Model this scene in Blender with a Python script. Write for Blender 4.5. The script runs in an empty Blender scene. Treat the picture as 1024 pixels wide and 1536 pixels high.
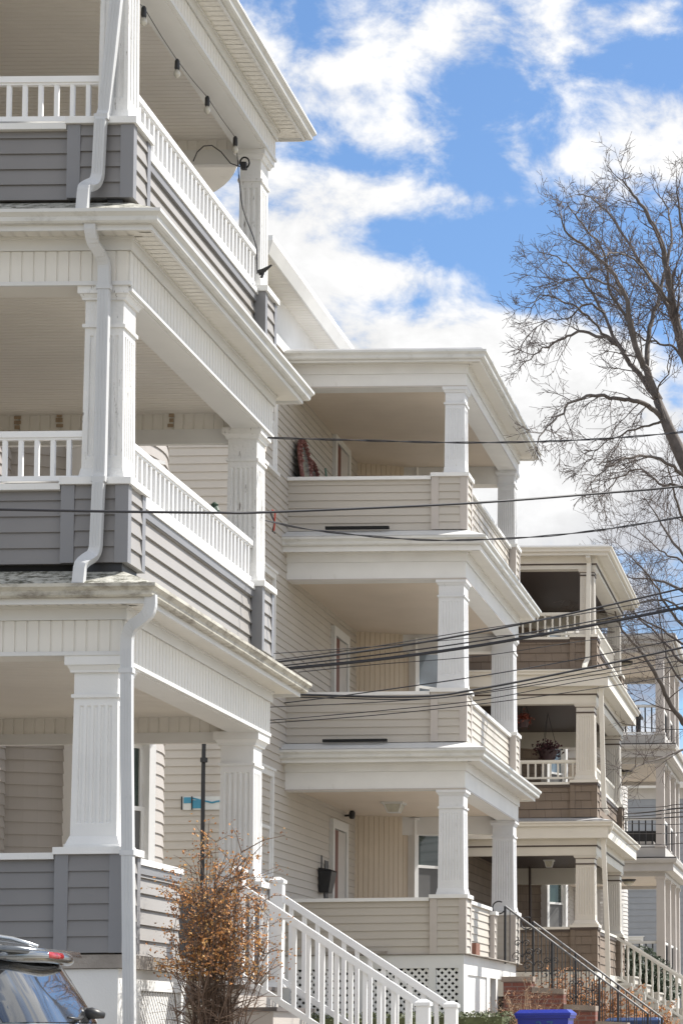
import bpy, math, random
from mathutils import Vector, Matrix
random.seed(7)
R = math.radians
scene = bpy.context.scene
COL = bpy.context.collection

# ------------------------------------------------------------------ camera
CAM = Vector((0, 0, 1.6))
FPX, CX, CY = 3500.0, 1283.19, 1251.36           # lens and principal point in photo pixels (shift lens)
fw = Vector((0.005380, 0.996476, 0.083702))
rt = Vector((0.999926, -0.004445, -0.011360))
dn = Vector((-0.010948, 0.083757, -0.996426))
cam = bpy.data.cameras.new('camera')
co = bpy.data.objects.new('camera', cam); COL.objects.link(co)
cam.sensor_fit = 'VERTICAL'; cam.sensor_height = 36.0; cam.sensor_width = 24.0
cam.lens = 36.0 * FPX / 1536
cam.shift_x = (512 - CX) / 1536; cam.shift_y = (CY - 768) / 1536
cam.clip_end = 3000; cam.clip_start = 0.2
up = -dn
m = Matrix((rt, up, -fw)).transposed().to_4x4(); m.translation = CAM
co.matrix_world = m
scene.camera = co

def at(u, v, Y):
    """a world point at distance Y down the street, on the line of sight of a photo pixel"""
    d = rt * ((u - CX) / FPX) + dn * ((v - CY) / FPX) + fw
    return CAM + d * ((Y - CAM.y) / d.y)

def ground_z(y):
    return max(0.0, min(0.85, 0.077 * (y - 9)))

# ------------------------------------------------------------------ materials
MATS = {}
def mat(name, col, rough=0.6, var=0.06, scale=3.0, dirt=None, dirt_amt=0.0, dirt_scale=(6, 6, 1.2), bump=0.0,
        bump_scale=60, metallic=0.0, spec=0.5, joints=None, coat=0.0, dirt_sharp=0.08):
    if name in MATS: return MATS[name]
    m = bpy.data.materials.new(name); m.use_nodes = True; MATS[name] = m
    nt = m.node_tree; n = nt.nodes; l = nt.links
    b = n['Principled BSDF']
    b.inputs['Roughness'].default_value = rough; b.inputs['Metallic'].default_value = metallic
    b.inputs['Specular IOR Level'].default_value = spec; b.inputs['Coat Weight'].default_value = coat
    tc = n.new('ShaderNodeTexCoord')
    nz = n.new('ShaderNodeTexNoise'); nz.inputs['Scale'].default_value = scale; nz.inputs['Detail'].default_value = 5
    l.new(tc.outputs['Object'], nz.inputs['Vector'])
    mr = n.new('ShaderNodeMapRange'); mr.inputs['From Min'].default_value = 0.3; mr.inputs['From Max'].default_value = 0.7
    mr.inputs['To Min'].default_value = 1 - var; mr.inputs['To Max'].default_value = 1 + var
    l.new(nz.outputs['Fac'], mr.inputs['Value'])
    mx = n.new('ShaderNodeVectorMath'); mx.operation = 'SCALE'
    mx.inputs[0].default_value = col; l.new(mr.outputs['Result'], mx.inputs['Scale'])
    out = mx.outputs['Vector']
    if dirt:
        mp = n.new('ShaderNodeMapping'); mp.inputs['Scale'].default_value = dirt_scale
        l.new(tc.outputs['Object'], mp.inputs['Vector'])
        n2 = n.new('ShaderNodeTexNoise'); n2.inputs['Scale'].default_value = 1.0; n2.inputs['Detail'].default_value = 8
        n2.inputs['Roughness'].default_value = 0.7
        l.new(mp.outputs['Vector'], n2.inputs['Vector'])
        r2 = n.new('ShaderNodeMapRange'); t = 0.72 - 0.3 * dirt_amt
        r2.inputs['From Min'].default_value = t; r2.inputs['From Max'].default_value = t + dirt_sharp
        l.new(n2.outputs['Fac'], r2.inputs['Value'])
        mi = n.new('ShaderNodeMix'); mi.data_type = 'RGBA'
        l.new(r2.outputs['Result'], mi.inputs[0]); l.new(out, mi.inputs[6])
        mi.inputs[7].default_value = (*dirt, 1)
        out = mi.outputs[2]
    if joints:      # vertical butt joints of shingles: (width, course height)
        br = n.new('ShaderNodeTexBrick'); br.inputs['Scale'].default_value = 1.0
        br.inputs['Brick Width'].default_value = joints[0]; br.inputs['Row Height'].default_value = joints[1]
        br.inputs['Mortar Size'].default_value = joints[2]; br.offset = 0.43; br.squash = 1
        br.inputs['Color1'].default_value = (1, 1, 1, 1); br.inputs['Color2'].default_value = (0.86, 0.86, 0.86, 1)
        br.inputs['Mortar'].default_value = joints[3]
        sx = n.new('ShaderNodeSeparateXYZ'); l.new(tc.outputs['Object'], sx.inputs[0])
        ad = n.new('ShaderNodeMath'); ad.operation = 'ADD'; l.new(sx.outputs['X'], ad.inputs[0]); l.new(sx.outputs['Y'], ad.inputs[1])
        cb = n.new('ShaderNodeCombineXYZ'); l.new(ad.outputs[0], cb.inputs['X']); l.new(sx.outputs['Z'], cb.inputs['Y'])
        l.new(cb.outputs[0], br.inputs['Vector'])
        mu = n.new('ShaderNodeMix'); mu.data_type = 'RGBA'; mu.blend_type = 'MULTIPLY'; mu.inputs[0].default_value = 1
        l.new(out, mu.inputs[6]); l.new(br.outputs['Color'], mu.inputs[7]); out = mu.outputs[2]
    l.new(out, b.inputs['Base Color'])
    if bump:
        n3 = n.new('ShaderNodeTexNoise'); n3.inputs['Scale'].default_value = bump_scale; n3.inputs['Detail'].default_value = 4
        l.new(tc.outputs['Object'], n3.inputs['Vector'])
        bp = n.new('ShaderNodeBump'); bp.inputs['Strength'].default_value = bump; bp.inputs['Distance'].default_value = 0.01
        l.new(n3.outputs['Fac'], bp.inputs['Height']); l.new(bp.outputs['Normal'], b.inputs['Normal'])
    return m

WHITE = mat('white_paint', (0.71, 0.71, 0.70), 0.55, 0.05, 2.2, dirt=(0.45, 0.43, 0.39), dirt_amt=0.35, dirt_sharp=0.25, bump=0.15)
VINYL = mat('white_vinyl', (0.79, 0.79, 0.785), 0.35, 0.03, 3)
PEEL = mat('weathered_white_paint', (0.72, 0.72, 0.71), 0.6, 0.06, 3, dirt=(0.22, 0.20, 0.18), dirt_amt=0.38,
           dirt_scale=(26, 26, 5), dirt_sharp=0.05, bump=0.5, bump_scale=40)
TRIMG = mat('soft_white_trim', (0.64, 0.642, 0.635), 0.5, 0.05, 2, dirt=(0.4, 0.38, 0.34), dirt_amt=0.3, dirt_sharp=0.3)
SOFF = mat('cream_vinyl_soffit', (0.70, 0.68, 0.635), 0.5, 0.04, 2)
CEIL = mat('white_beadboard', (0.66, 0.63, 0.58), 0.55, 0.04, 1.4)
CEILW = mat('warm_beadboard', (0.68, 0.60, 0.51), 0.55, 0.04, 1.4)
GUT = mat('gutter_enamel', (0.6, 0.6, 0.58), 0.4, 0.06, 3, dirt=(0.34, 0.33, 0.3), dirt_amt=0.6, dirt_scale=(4, 4, 6), dirt_sharp=0.3)
GUTD = mat('stained_gutter', (0.5, 0.48, 0.42), 0.6, 0.1, 3, dirt=(0.16, 0.14, 0.115), dirt_amt=0.84, dirt_scale=(4, 4, 10), dirt_sharp=0.22, bump=0.3)
MOSS = mat('mossy_flashing', (0.46, 0.45, 0.40), 0.9, 0.2, 9, dirt=(0.07, 0.068, 0.045), dirt_amt=0.86, dirt_scale=(11, 11, 22), dirt_sharp=0.14, bump=0.8)
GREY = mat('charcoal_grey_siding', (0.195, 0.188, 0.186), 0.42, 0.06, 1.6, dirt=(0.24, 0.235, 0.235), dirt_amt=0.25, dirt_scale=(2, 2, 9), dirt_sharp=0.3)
GREYT = mat('charcoal_grey_trim', (0.21, 0.21, 0.22), 0.45, 0.04, 2)
TAUPE = mat('taupe_siding', (0.37, 0.345, 0.325), 0.5, 0.04, 1.6)
BEIGE = mat('beige_siding', (0.50, 0.465, 0.42), 0.5, 0.04, 1.2, dirt=(0.38, 0.35, 0.31), dirt_amt=0.25, dirt_scale=(2, 2, 8), dirt_sharp=0.3)
BEIGEP = mat('tan_vinyl_siding', (0.46, 0.425, 0.375), 0.5, 0.04, 1.2, dirt=(0.36, 0.33, 0.3), dirt_amt=0.25, dirt_scale=(2, 2, 8), dirt_sharp=0.3)
BEIGET = mat('tan_corner_trim', (0.46, 0.42, 0.385), 0.45, 0.04, 2)
COLW = mat('chipped_column_paint', (0.655, 0.665, 0.68), 0.6, 0.05, 3, dirt=(0.42, 0.4, 0.37), dirt_amt=0.34, dirt_scale=(24, 24, 9), dirt_sharp=0.08, bump=0.3, bump_scale=40)
CREAM = mat('cream_paint', (0.63, 0.605, 0.55), 0.5, 0.04, 2)
CREAMC = mat('pale_putty_column', (0.58, 0.55, 0.5), 0.5, 0.04, 2)
BROWN = mat('brown_shingles', (0.195, 0.152, 0.118), 0.75, 0.1, 2.5, joints=(0.32, 0.17, 0.006, (0.6, 0.6, 0.6, 1)), bump=0.3)
DKBR = mat('dark_brown_trim', (0.06, 0.042, 0.036), 0.5, 0.05, 3)
DKCEIL = mat('dark_brown_ceiling', (0.045, 0.03, 0.026), 0.5, 0.06, 3)
PALE = mat('pale_grey_paint', (0.5, 0.48, 0.46), 0.55, 0.06, 2, dirt=(0.36, 0.36, 0.28), dirt_amt=0.35, dirt_sharp=0.25)
PALEC = mat('pale_column_paint', (0.54, 0.5, 0.47), 0.55, 0.05, 2)
BLUEG = mat('blue_grey_siding', (0.28, 0.3, 0.33), 0.55, 0.05, 2)
GLASS = mat('window_glass', (0.03, 0.05, 0.045), 0.06, 0.3, 1.2, spec=0.8)
GLASSB = mat('pale_window_glass', (0.18, 0.22, 0.26), 0.08, 0.4, 1.5, spec=0.8)
SCREEN = mat('insect_screen', (0.12, 0.12, 0.12), 0.6, 0.2, 1.5)
RED = mat('dark_red_door', (0.13, 0.035, 0.025), 0.4, 0.08, 3)
BLACK = mat('black_plastic', (0.02, 0.02, 0.022), 0.45, 0.1, 5)
IRON = mat('black_iron', (0.025, 0.026, 0.03), 0.45, 0.15, 10)
CABLE = mat('cable_sheath', (0.02, 0.02, 0.026), 0.55, 0.1, 10)
WOOD = mat('worn_grey_boards', (0.30, 0.27, 0.24), 0.8, 0.18, 5, dirt=(0.14, 0.11, 0.09), dirt_amt=0.45, dirt_scale=(3, 14, 14), dirt_sharp=0.2, bump=0.5)
TREAD = mat('dark_tread_paint', (0.12, 0.105, 0.10), 0.6, 0.12, 5)
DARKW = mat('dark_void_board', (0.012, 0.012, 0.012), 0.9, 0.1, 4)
ROOF = mat('grey_roof_membrane', (0.38, 0.38, 0.385), 0.7, 0.1, 3, dirt=(0.25, 0.25, 0.25), dirt_amt=0.4, dirt_sharp=0.2)
CONC = mat('concrete', (0.42, 0.40, 0.37), 0.9, 0.1, 3, dirt=(0.2, 0.19, 0.17), dirt_amt=0.4, dirt_sharp=0.2, bump=0.4)
STONE = mat('painted_white_stone', (0.62, 0.6, 0.56), 0.8, 0.1, 5, dirt=(0.4, 0.37, 0.32), dirt_amt=0.5, dirt_sharp=0.15, bump=0.5)
BRICK = mat('red_brick', (0.21, 0.075, 0.055), 0.85, 0.15, 8, joints=(0.2, 0.067, 0.01, (0.9, 1.6, 1.9, 1)), bump=0.5)
BARK = mat('maple_bark', (0.105, 0.09, 0.082), 0.9, 0.25, 9, bump=0.6, bump_scale=25)
TWIG = mat('twig_bark', (0.11, 0.088, 0.08), 0.85, 0.2, 6)
STEM = mat('shrub_stem', (0.13, 0.085, 0.06), 0.85, 0.3, 9)
LEAFO = mat('dry_orange_leaf', (0.45, 0.2, 0.06), 0.7, 0.4, 9)
LEAFO2 = mat('dry_tan_leaf', (0.48, 0.27, 0.09), 0.7, 0.4, 9)
LEAFB = mat('dead_brown_leaf', (0.27, 0.135, 0.07), 0.75, 0.4, 7)
TAN = mat('dry_stalk', (0.42, 0.30, 0.2), 0.8, 0.25, 7)
GRN = mat('evergreen_needles', (0.035, 0.055, 0.028), 0.7, 0.35, 7)
GRNL = mat('clipped_leaf', (0.09, 0.105, 0.045), 0.7, 0.4, 7)
COPE = mat('weathered_brownstone', (0.27, 0.22, 0.18), 0.85, 0.15, 6, bump=0.4)
HRAIL = mat('lit_metal_handrail', (0.14, 0.14, 0.145), 0.5, 0.1, 8, metallic=0.2)  # paler than the balusters: light caught along the top rail, put into its colour
BINB = mat('royal_blue_plastic', (0.012, 0.028, 0.3), 0.35, 0.08, 3)
BIND = mat('navy_plastic', (0.03, 0.06, 0.16), 0.35, 0.08, 3)
PIPE = mat('downspout_enamel', (0.53, 0.54, 0.55), 0.4, 0.04, 3, dirt=(0.3, 0.3, 0.28), dirt_amt=0.4, dirt_scale=(9, 9, 4), dirt_sharp=0.2)
GREYF = mat('lighter_grey_siding', (0.295, 0.28, 0.265), 0.45, 0.06, 1.6, dirt=(0.27, 0.26, 0.25), dirt_amt=0.3, dirt_scale=(2, 2, 9), dirt_sharp=0.3)  # front-facing clapboards get a lighter grey than the near sides
CHALK = mat('teal_marking', (0.03, 0.13, 0.3), 0.6, 0.3, 12)
ASPH = mat('asphalt', (0.09, 0.09, 0.088), 0.9, 0.15, 2, bump=0.5)
LAWN = mat('winter_lawn', (0.24, 0.205, 0.14), 0.95, 0.3, 3, bump=0.6)
WRAPW = mat('white_housewrap', (0.66, 0.68, 0.67), 0.5, 0.05, 6)
WRAPB = mat('blue_housewrap_print', (0.05, 0.27, 0.42), 0.5, 0.12, 6)
BULB = mat('clear_bulb', (0.5, 0.48, 0.42), 0.08, 0.05, 5, spec=0.9)
FROST = mat('frosted_lamp_glass', (0.5, 0.48, 0.4), 0.25, 0.1, 20, spec=0.8)
CARP = mat('graphite_car_paint', (0.11, 0.12, 0.13), 0.22, 0.05, 2, metallic=0.55, coat=1.0)
CARG = mat('car_glass', (0.11, 0.115, 0.12), 0.06, 0.3, 2, metallic=0.75, spec=1.0, coat=1.0)
CHROME = mat('satin_roof_rail', (0.6, 0.62, 0.63), 0.3, 0.03, 3, metallic=0.9)
REDL = mat('red_lens', (0.33, 0.01, 0.015), 0.15, 0.15, 40, spec=0.8)
RUB = mat('tyre_rubber', (0.02, 0.02, 0.02), 0.8, 0.1, 9)
RUST = mat('dark_red_carved_wood', (0.16, 0.06, 0.05), 0.7, 0.4, 25, dirt=(0.5, 0.45, 0.42), dirt_amt=0.5, dirt_scale=(25, 25, 25), dirt_sharp=0.1)
MIRR = mat('dusty_mirror', (0.3, 0.34, 0.32), 0.15, 0.2, 4, metallic=0.4)
POLEG = mat('green_pole_paint', (0.1, 0.2, 0.15), 0.5, 0.1, 9)

# ------------------------------------------------------------------ object helpers
ORG = {}
def tag(o, label=None, cat=None, group=None, kind=None):
    if label: o['label'] = label
    if cat: o['category'] = cat
    if group: o['group'] = group
    if kind: o['kind'] = kind
    return o
def empty(name, loc, label, cat, group=None):
    o = bpy.data.objects.new(name, None); COL.objects.link(o); o.location = loc
    ORG[o.name] = Vector(loc); return tag(o, label, cat, group)

class MB:
    def __init__(s): s.v = []; s.f = []; s.mi = []; s.cur = 0
    def quad(s, *p):
        i = len(s.v); s.v += [tuple(q) for q in p]; s.f.append(tuple(range(i, i + len(p)))); s.mi.append(s.cur)
    def box(s, a, b):
        x0, y0, z0 = [min(a[i], b[i]) for i in range(3)]; x1, y1, z1 = [max(a[i], b[i]) for i in range(3)]
        s.hexa([(x0, y0, z0), (x1, y0, z0), (x1, y1, z0), (x0, y1, z0)], [(x0, y0, z1), (x1, y0, z1), (x1, y1, z1), (x0, y1, z1)])
        return s
    def hexa(s, lo, hi):
        i = len(s.v); n = len(lo); s.v += [tuple(q) for q in lo] + [tuple(q) for q in hi]
        s.f.append(tuple(range(i + n - 1, i - 1, -1))); s.f.append(tuple(range(i + n, i + 2 * n)))
        for k in range(n):
            j = (k + 1) % n; s.f.append((i + k, i + j, i + n + j, i + n + k))
        s.mi += [s.cur] * (n + 2); return s
    def frus(s, cx, cy, z0, hx0, hy0, z1, hx1, hy1):
        s.hexa([(cx - hx0, cy - hy0, z0), (cx + hx0, cy - hy0, z0), (cx + hx0, cy + hy0, z0), (cx - hx0, cy + hy0, z0)],
               [(cx - hx1, cy - hy1, z1), (cx + hx1, cy - hy1, z1), (cx + hx1, cy + hy1, z1), (cx - hx1, cy + hy1, z1)]); return s
    def bar(s, p, q, w, h, up=(0, 0, 1)):
        p = Vector(p); q = Vector(q); d = (q - p).normalized(); u = Vector(up)
        a = d.cross(u)
        if a.length < 1e-4: a = d.cross(Vector((1, 0, 0)))
        a.normalize(); b = a.cross(d).normalized(); a = a * w / 2; b = b * h / 2
        s.hexa([p - a - b, p + a - b, p + a + b, p - a + b], [q - a - b, q + a - b, q + a + b, q - a + b]); return s
    def tube(s, pts, r, n=6, cap=True):
        pts = [Vector(p) for p in pts]; rr = r if isinstance(r, (list, tuple)) else [r] * len(pts)
        base = len(s.v); pa = None
        for i, p in enumerate(pts):
            d = (pts[min(i + 1, len(pts) - 1)] - pts[max(i - 1, 0)])
            d = d.normalized() if d.length > 1e-9 else Vector((0, 0, 1))
            if pa is None:
                a = d.cross(Vector((0, 0, 1)))
                if a.length < 1e-3: a = d.cross(Vector((1, 0, 0)))
            else:
                a = pa - d * pa.dot(d)
                if a.length < 1e-4: a = d.orthogonal()
            a.normalize(); pa = a; b = d.cross(a)
            for k in range(n):
                t = 2 * math.pi * k / n; s.v.append(tuple(p + (a * math.cos(t) + b * math.sin(t)) * rr[i]))
        for i in range(len(pts) - 1):
            for k in range(n):
                j = (k + 1) % n; A = base + i * n; B = A + n
                s.f.append((A + k, A + j, B + j, B + k)); s.mi.append(s.cur)
        if cap and n > 3:
            s.f.append(tuple(range(base + n - 1, base - 1, -1))); s.f.append(tuple(range(base + (len(pts) - 1) * n, base + len(pts) * n)))
            s.mi += [s.cur] * 2
        return s
    def rtube(s, pts, w, h, up=(0, 1, 0)):
        """rectangular pipe along a polyline; w across, h along up"""
        pts = [Vector(p) for p in pts]; base = len(s.v); u0 = Vector(up)
        for i, p in enumerate(pts):
            d = (pts[min(i + 1, len(pts) - 1)] - pts[max(i - 1, 0)]).normalized()
            a = d.cross(u0).normalized(); b = a.cross(d)
            for sa, sb in ((-1, -1), (1, -1), (1, 1), (-1, 1)): s.v.append(tuple(p + a * (sa * w / 2) + b * (sb * h / 2)))
        for i in range(len(pts) - 1):
            for k in range(4):
                j = (k + 1) % 4; A = base + i * 4; B = A + 4; s.f.append((A + k, A + j, B + j, B + k)); s.mi.append(s.cur)
        e = base + 4 * (len(pts) - 1)
        s.f.append((base + 3, base + 2, base + 1, base)); s.f.append((e, e + 1, e + 2, e + 3)); s.mi += [s.cur] * 2
        return s
    def lathe(s, c, prof, n=16, axis='z'):
        base = len(s.v)
        for r, z in prof:
            for k in range(n):
                t = 2 * math.pi * k / n
                o = (r * math.cos(t), r * math.sin(t), z)
                if axis == 'y': o = (o[0], o[2], o[1])
                s.v.append((c[0] + o[0], c[1] + o[1], c[2] + o[2]))
        for i in range(len(prof) - 1):
            for k in range(n):
                j = (k + 1) % n; A = base + i * n; s.f.append((A + k, A + j, A + n + j, A + n + k)); s.mi.append(s.cur)
        s.f.append(tuple(range(base + n - 1, base - 1, -1))); e = base + (len(prof) - 1) * n
        s.f.append(tuple(range(e, e + n))); s.mi += [s.cur] * 2
        return s
    def sweep(s, path, prof, closed=True):
        """path: xy corner points walked with outside on the right; prof: (outward offset, z)"""
        n = len(path); base = len(s.v); m = len(prof)
        for i, p in enumerate(path):
            p = Vector(p); ns = []
            for a, b in ((i - 1, i), (i, i + 1)):
                if 0 <= a and b < n:
                    d = (Vector(path[b]) - Vector(path[a])).normalized(); ns.append(Vector((d.y, -d.x)))
            if len(ns) == 1: k = ns[0]
            else: k = (ns[0] + ns[1]) / (1 + ns[0].dot(ns[1]))
            for o, z in prof: q = p + k * o; s.v.append((q.x, q.y, z))
        for i in range(n - 1):
            for k in range(m if closed else m - 1):
                j = (k + 1) % m; A = base + i * m; B = A + m; s.f.append((A + k, B + k, B + j, A + j)); s.mi.append(s.cur)
        if closed:
            s.f.append(tuple(range(base, base + m))); e = base + (n - 1) * m; s.f.append(tuple(range(e + m - 1, e - 1, -1))); s.mi += [s.cur] * 2
        return s
    def lap(s, p0, p1, z0, z1, n, c=0.12, d=0.016, phase=0.0):
        """clapboard courses from xy p0 to p1, outward normal n"""
        p0 = Vector(p0); p1 = Vector(p1); n = Vector(n).normalized(); z = z0 - phase
        while z < z1 - 0.004:
            a = max(z, z0); t = min(z + c, z1); oa = d * (1 - (a - z) / c); ot = d * (1 - (t - z) / c)
            def P(p, o, zz): q = p + n * o; return (q.x, q.y, zz)
            s.quad(P(p0, oa, a), P(p1, oa, a), P(p1, ot, t), P(p0, ot, t))
            s.quad(P(p0, 0, a), P(p1, 0, a), P(p1, oa, a), P(p0, oa, a))
            # rolled butt edge: a short near-vertical lip
            z += c
        return s
    def laparc(s, cx, cy, r, a0, a1, z0, z1, c, d=0.016, seg=22):
        for k in range(seg):
            t0 = a0 + (a1 - a0) * k / seg; t1 = a0 + (a1 - a0) * (k + 1) / seg
            z = z0
            while z < z1 - .004:
                t = min(z + c, z1); ot = d * (1 - (t - z) / c)
                def P(a, o, zz): return (cx + (r + o) * math.cos(a), cy + (r + o) * math.sin(a), zz)
                s.quad(P(t0, d, z), P(t1, d, z), P(t1, ot, t), P(t0, ot, t)); s.quad(P(t0, 0, z), P(t1, 0, z), P(t1, d, z), P(t0, d, z))
                z += c
        return s
    def boards(s, o, u, v, n, W, H, pitch=0.1, gap=0.012, d=0.008, start=0.0):
        """tongued boards: run along v, laid out along u, proud of the plane by d, with sunk joints between"""
        o = Vector(o); u = Vector(u); v = Vector(v); n = Vector(n)
        s.quad(o, o + u * W, o + u * W + v * H, o + v * H)
        x = start
        while x < W - 1e-4:
            a = max(x, 0) ; b = min(x + pitch - gap, W)
            if b - a > 0.004:
                A = o + u * a; B = o + u * b; g = gap * 0.35
                A2 = o + u * (a + g) + n * d; B2 = o + u * (b - g) + n * d
                s.quad(A2, B2, B2 + v * H, A2 + v * H); s.quad(A, A2, A2 + v * H, A + v * H); s.quad(B2, B, B + v * H, B2 + v * H)
            x += pitch
        return s
    def build(s, name, mats, parent=None, smooth=False, label=None):
        if not isinstance(mats, (list, tuple)): mats = [mats]
        xs = [p[0] for p in s.v]; ys = [p[1] for p in s.v]; zs = [p[2] for p in s.v]
        c = Vector(((min(xs) + max(xs)) / 2, (min(ys) + max(ys)) / 2, min(zs)))
        me = bpy.data.meshes.new(name); me.from_pydata([(p[0] - c.x, p[1] - c.y, p[2] - c.z) for p in s.v], [], s.f)
        for m in mats: me.materials.append(m)
        me.polygons.foreach_set('material_index', s.mi)
        if smooth: me.polygons.foreach_set('use_smooth', [True] * len(me.polygons))
        me.update()
        o = bpy.data.objects.new(name, me); COL.objects.link(o); ORG[o.name] = c
        if parent: o.parent = parent; o.location = c - ORG[parent.name]
        else: o.location = c
        if label: o['label'] = label
        return o

def dup(o, world, parent):
    c = o.copy(); COL.objects.link(c); c.parent = parent; ORG[c.name] = Vector(world)
    c.location = Vector(world) - (ORG[parent.name] if parent else Vector((0, 0, 0))); return c

# ------------------------------------------------------------------ house pieces
def column(root, x0, x1, y0, y1, z0, z1, m, top=0.92, nf=5, fd=0.010, flare=0.06, cap=0.05, cap_mat=None, bands=None, name='column', astr=0.33):
    mb = MB(); cx, cy = (x0 + x1) / 2, (y0 + y1) / 2; hx, hy = (x1 - x0) / 2, (y1 - y0) / 2
    H = z1 - z0; fl = 0.09
    mb.frus(cx, cy, z0, hx + flare, hy + flare, z0 + 0.025, hx + flare, hy + flare)
    mb.frus(cx, cy, z0 + 0.0255, hx + flare * 0.8, hy + flare * 0.8, z0 + fl, hx + 0.003, hy + 0.003)
    za, zb = z0 + fl, z1 - astr
    def W(z): t = (z - z0) / H; k = 1 + (top - 1) * t; return hx * k, hy * k
    faces = [((0, -1), 0), ((1, 0), 1), ((0, 1), 0), ((-1, 0), 1)]
    for (nx, ny), ax in faces:
        tx, ty = -ny, nx
        def P(t, z, inn=0.0):
            wx, wy = W(z); wt = wx if ax == 0 else wy; wn = (wy if ax == 0 else wx) - inn
            return (cx + tx * t * wt + nx * wn, cy + ty * t * wt + ny * wn, z)
        mg = 0.2; step = (2 - 2 * mg) / nf; fwid = step * 0.62
        fa, fb = za + 0.10, zb - 0.06
        x = -1.0
        for k in range(nf):
            a = -1 + mg + step * k + (step - fwid) / 2; b = a + fwid
            mb.quad(P(x, za), P(a, za), P(a, zb), P(x, zb)); x = b
            mb.quad(P(a, za), P(b, za), P(b, fa), P(a, fa)); mb.quad(P(a, fb), P(b, fb), P(b, zb), P(a, zb))
            e = 0.18 * fwid
            mb.quad(P(a + e, fa + .012, fd), P(b - e, fa + .012, fd), P(b - e, fb - .012, fd), P(a + e, fb - .012, fd))
            mb.quad(P(a, fa), P(a + e, fa + .012, fd), P(a + e, fb - .012, fd), P(a, fb))
            mb.quad(P(b - e, fa + .012, fd), P(b, fa), P(b, fb), P(b - e, fb - .012, fd))
            mb.quad(P(a, fa), P(b, fa), P(b - e, fa + .012, fd), P(a + e, fa + .012, fd))
            mb.quad(P(a + e, fb - .012, fd), P(b - e, fb - .012, fd), P(b, fb), P(a, fb))
        mb.quad(P(x, za), P(1, za), P(1, zb), P(x, zb))
    wx, wy = W(zb)
    c2 = 1 if bands else 0
    mb.cur = c2
    mb.frus(cx, cy, zb, wx + .018, wy + .018, zb + .028, wx + .018, wy + .018)
    mb.cur = 0
    zn = z1 - cap * 2.4
    mb.frus(cx, cy, zb + .028, wx, wy, zn, wx, wy)
    mb.cur = c2
    mb.frus(cx, cy, zn, wx + cap * .45, wy + cap * .45, zn + cap * .35, wx + cap * .5, wy + cap * .5)
    mb.cur = 0
    mb.frus(cx, cy, zn + cap * .36, wx + cap * .5, wy + cap * .5, zn + cap, wx + cap * .85, wy + cap * .85)
    mb.frus(cx, cy, zn + cap * 1.01, wx + cap * 1.1, wy + cap * 1.1, z1 - .002, wx + cap * 1.1, wy + cap * 1.1)
    return mb.build(name, [m, bands or m], root)

def half_post(root, x0, x1, y0, y1, z0, z1, sid, trim, c, capm, capt=0.055, tw=0.085, sidf=None):
    """clad pedestal: trim boards on its corners, clapboards between, cap on top"""
    mb = MB(); mb.box((x0, y0, z0), (x1, y1, z1))
    mb.build('post_core', trim, root)
    t = MB(); e = 0.02
    for (X, Y) in ((x0, y0), (x1, y0), (x1, y1), (x0, y1)):
        sx = -1 if X == x0 else 1; sy = -1 if Y == y0 else 1; t = MB()
        ax, bx_ = X + sx * e, X - sx * tw; ay, by_ = Y + sy * e, Y - sy * tw * .75
        t.hexa([(ax, ay, z0 - .002), (bx_, ay, z0 - .002), (bx_, Y, z0 - .002), (X, Y, z0 - .002), (X, by_, z0 - .002), (ax, by_, z0 - .002)],
               [(ax, ay, z1), (bx_, ay, z1), (bx_, Y, z1), (X, Y, z1), (X, by_, z1), (ax, by_, z1)])
        t.build('corner_board', trim, root)
    s = MB()
    s.lap((x0 + tw, y0 - .001), (x1 - tw, y0 - .001), z0, z1, (0, -1), c); s.cur = 1
    s.lap((x1 + .001, y0 + tw * .75), (x1 + .001, y1 - tw * .75), z0, z1, (1, 0), c, d=.019)
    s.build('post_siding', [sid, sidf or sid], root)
    k = MB(); o = 0.045
    k.box((x0 - .03, y0 - o, z1), (x1 + o, y1 + .03, z1 + capt))
    k.build('post_cap', capm, root)

def window(root, c, n, w, h, frame, glass, low=None, depth=0.09, fw_=0.085, sash=True, name='window', label=None):
    """double-hung window: c = centre of sill line on the wall, n = outward horizontal normal"""
    c = Vector(c); n = Vector((n[0], n[1], 0)).normalized(); t = Vector((-n.y, n.x, 0)); up = Vector((0, 0, 1))
    def bx(mb, a0, a1, z0, z1, d0, d1):
        pts = [c + t * a + n * d for a, d in ((a0, d0), (a1, d0), (a1, d1), (a0, d1))]
        mb.hexa([p + up * z0 for p in pts], [p + up * z1 for p in pts])
    f = MB(); W = w / 2
    bx(f, -W, -W + fw_, 0, h, -depth, depth * .45); bx(f, W - fw_, W, 0, h, -depth, depth * .45)
    bx(f, -W + fw_, W - fw_, h - fw_, h, -depth, depth * .45); bx(f, -W - .03, W + .03, h, h + .035, -depth, depth * .7)
    bx(f, -W - .04, W + .04, -.05, 0.0, -depth, depth * .8)
    fr = f.build(name, frame, root, label=label)
    s = MB(); iw = W - fw_; sw = 0.045; mz = h * .47
    for (z0, z1, d) in ((0.0, mz + .02, 0.012), (mz - .02, h - fw_, -0.02)):
        bx(s, -iw, -iw + sw, z0, z1, d - .035, d); bx(s, iw - sw, iw, z0, z1, d - .035, d)
        bx(s, -iw + sw, iw - sw, z0, z0 + sw, d - .035, d); bx(s, -iw + sw, iw - sw, z1 - sw, z1, d - .035, d)
    s.build('sash', frame, fr)
    g = MB(); bx(g, -iw + sw, iw - sw, mz, h - fw_, -.05, -.04); g.build('pane', glass, fr)
    g = MB(); bx(g, -iw + sw, iw - sw, sw * .6, mz, -.018, -.008); g.build('pane', low or glass, fr)
    return fr

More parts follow.
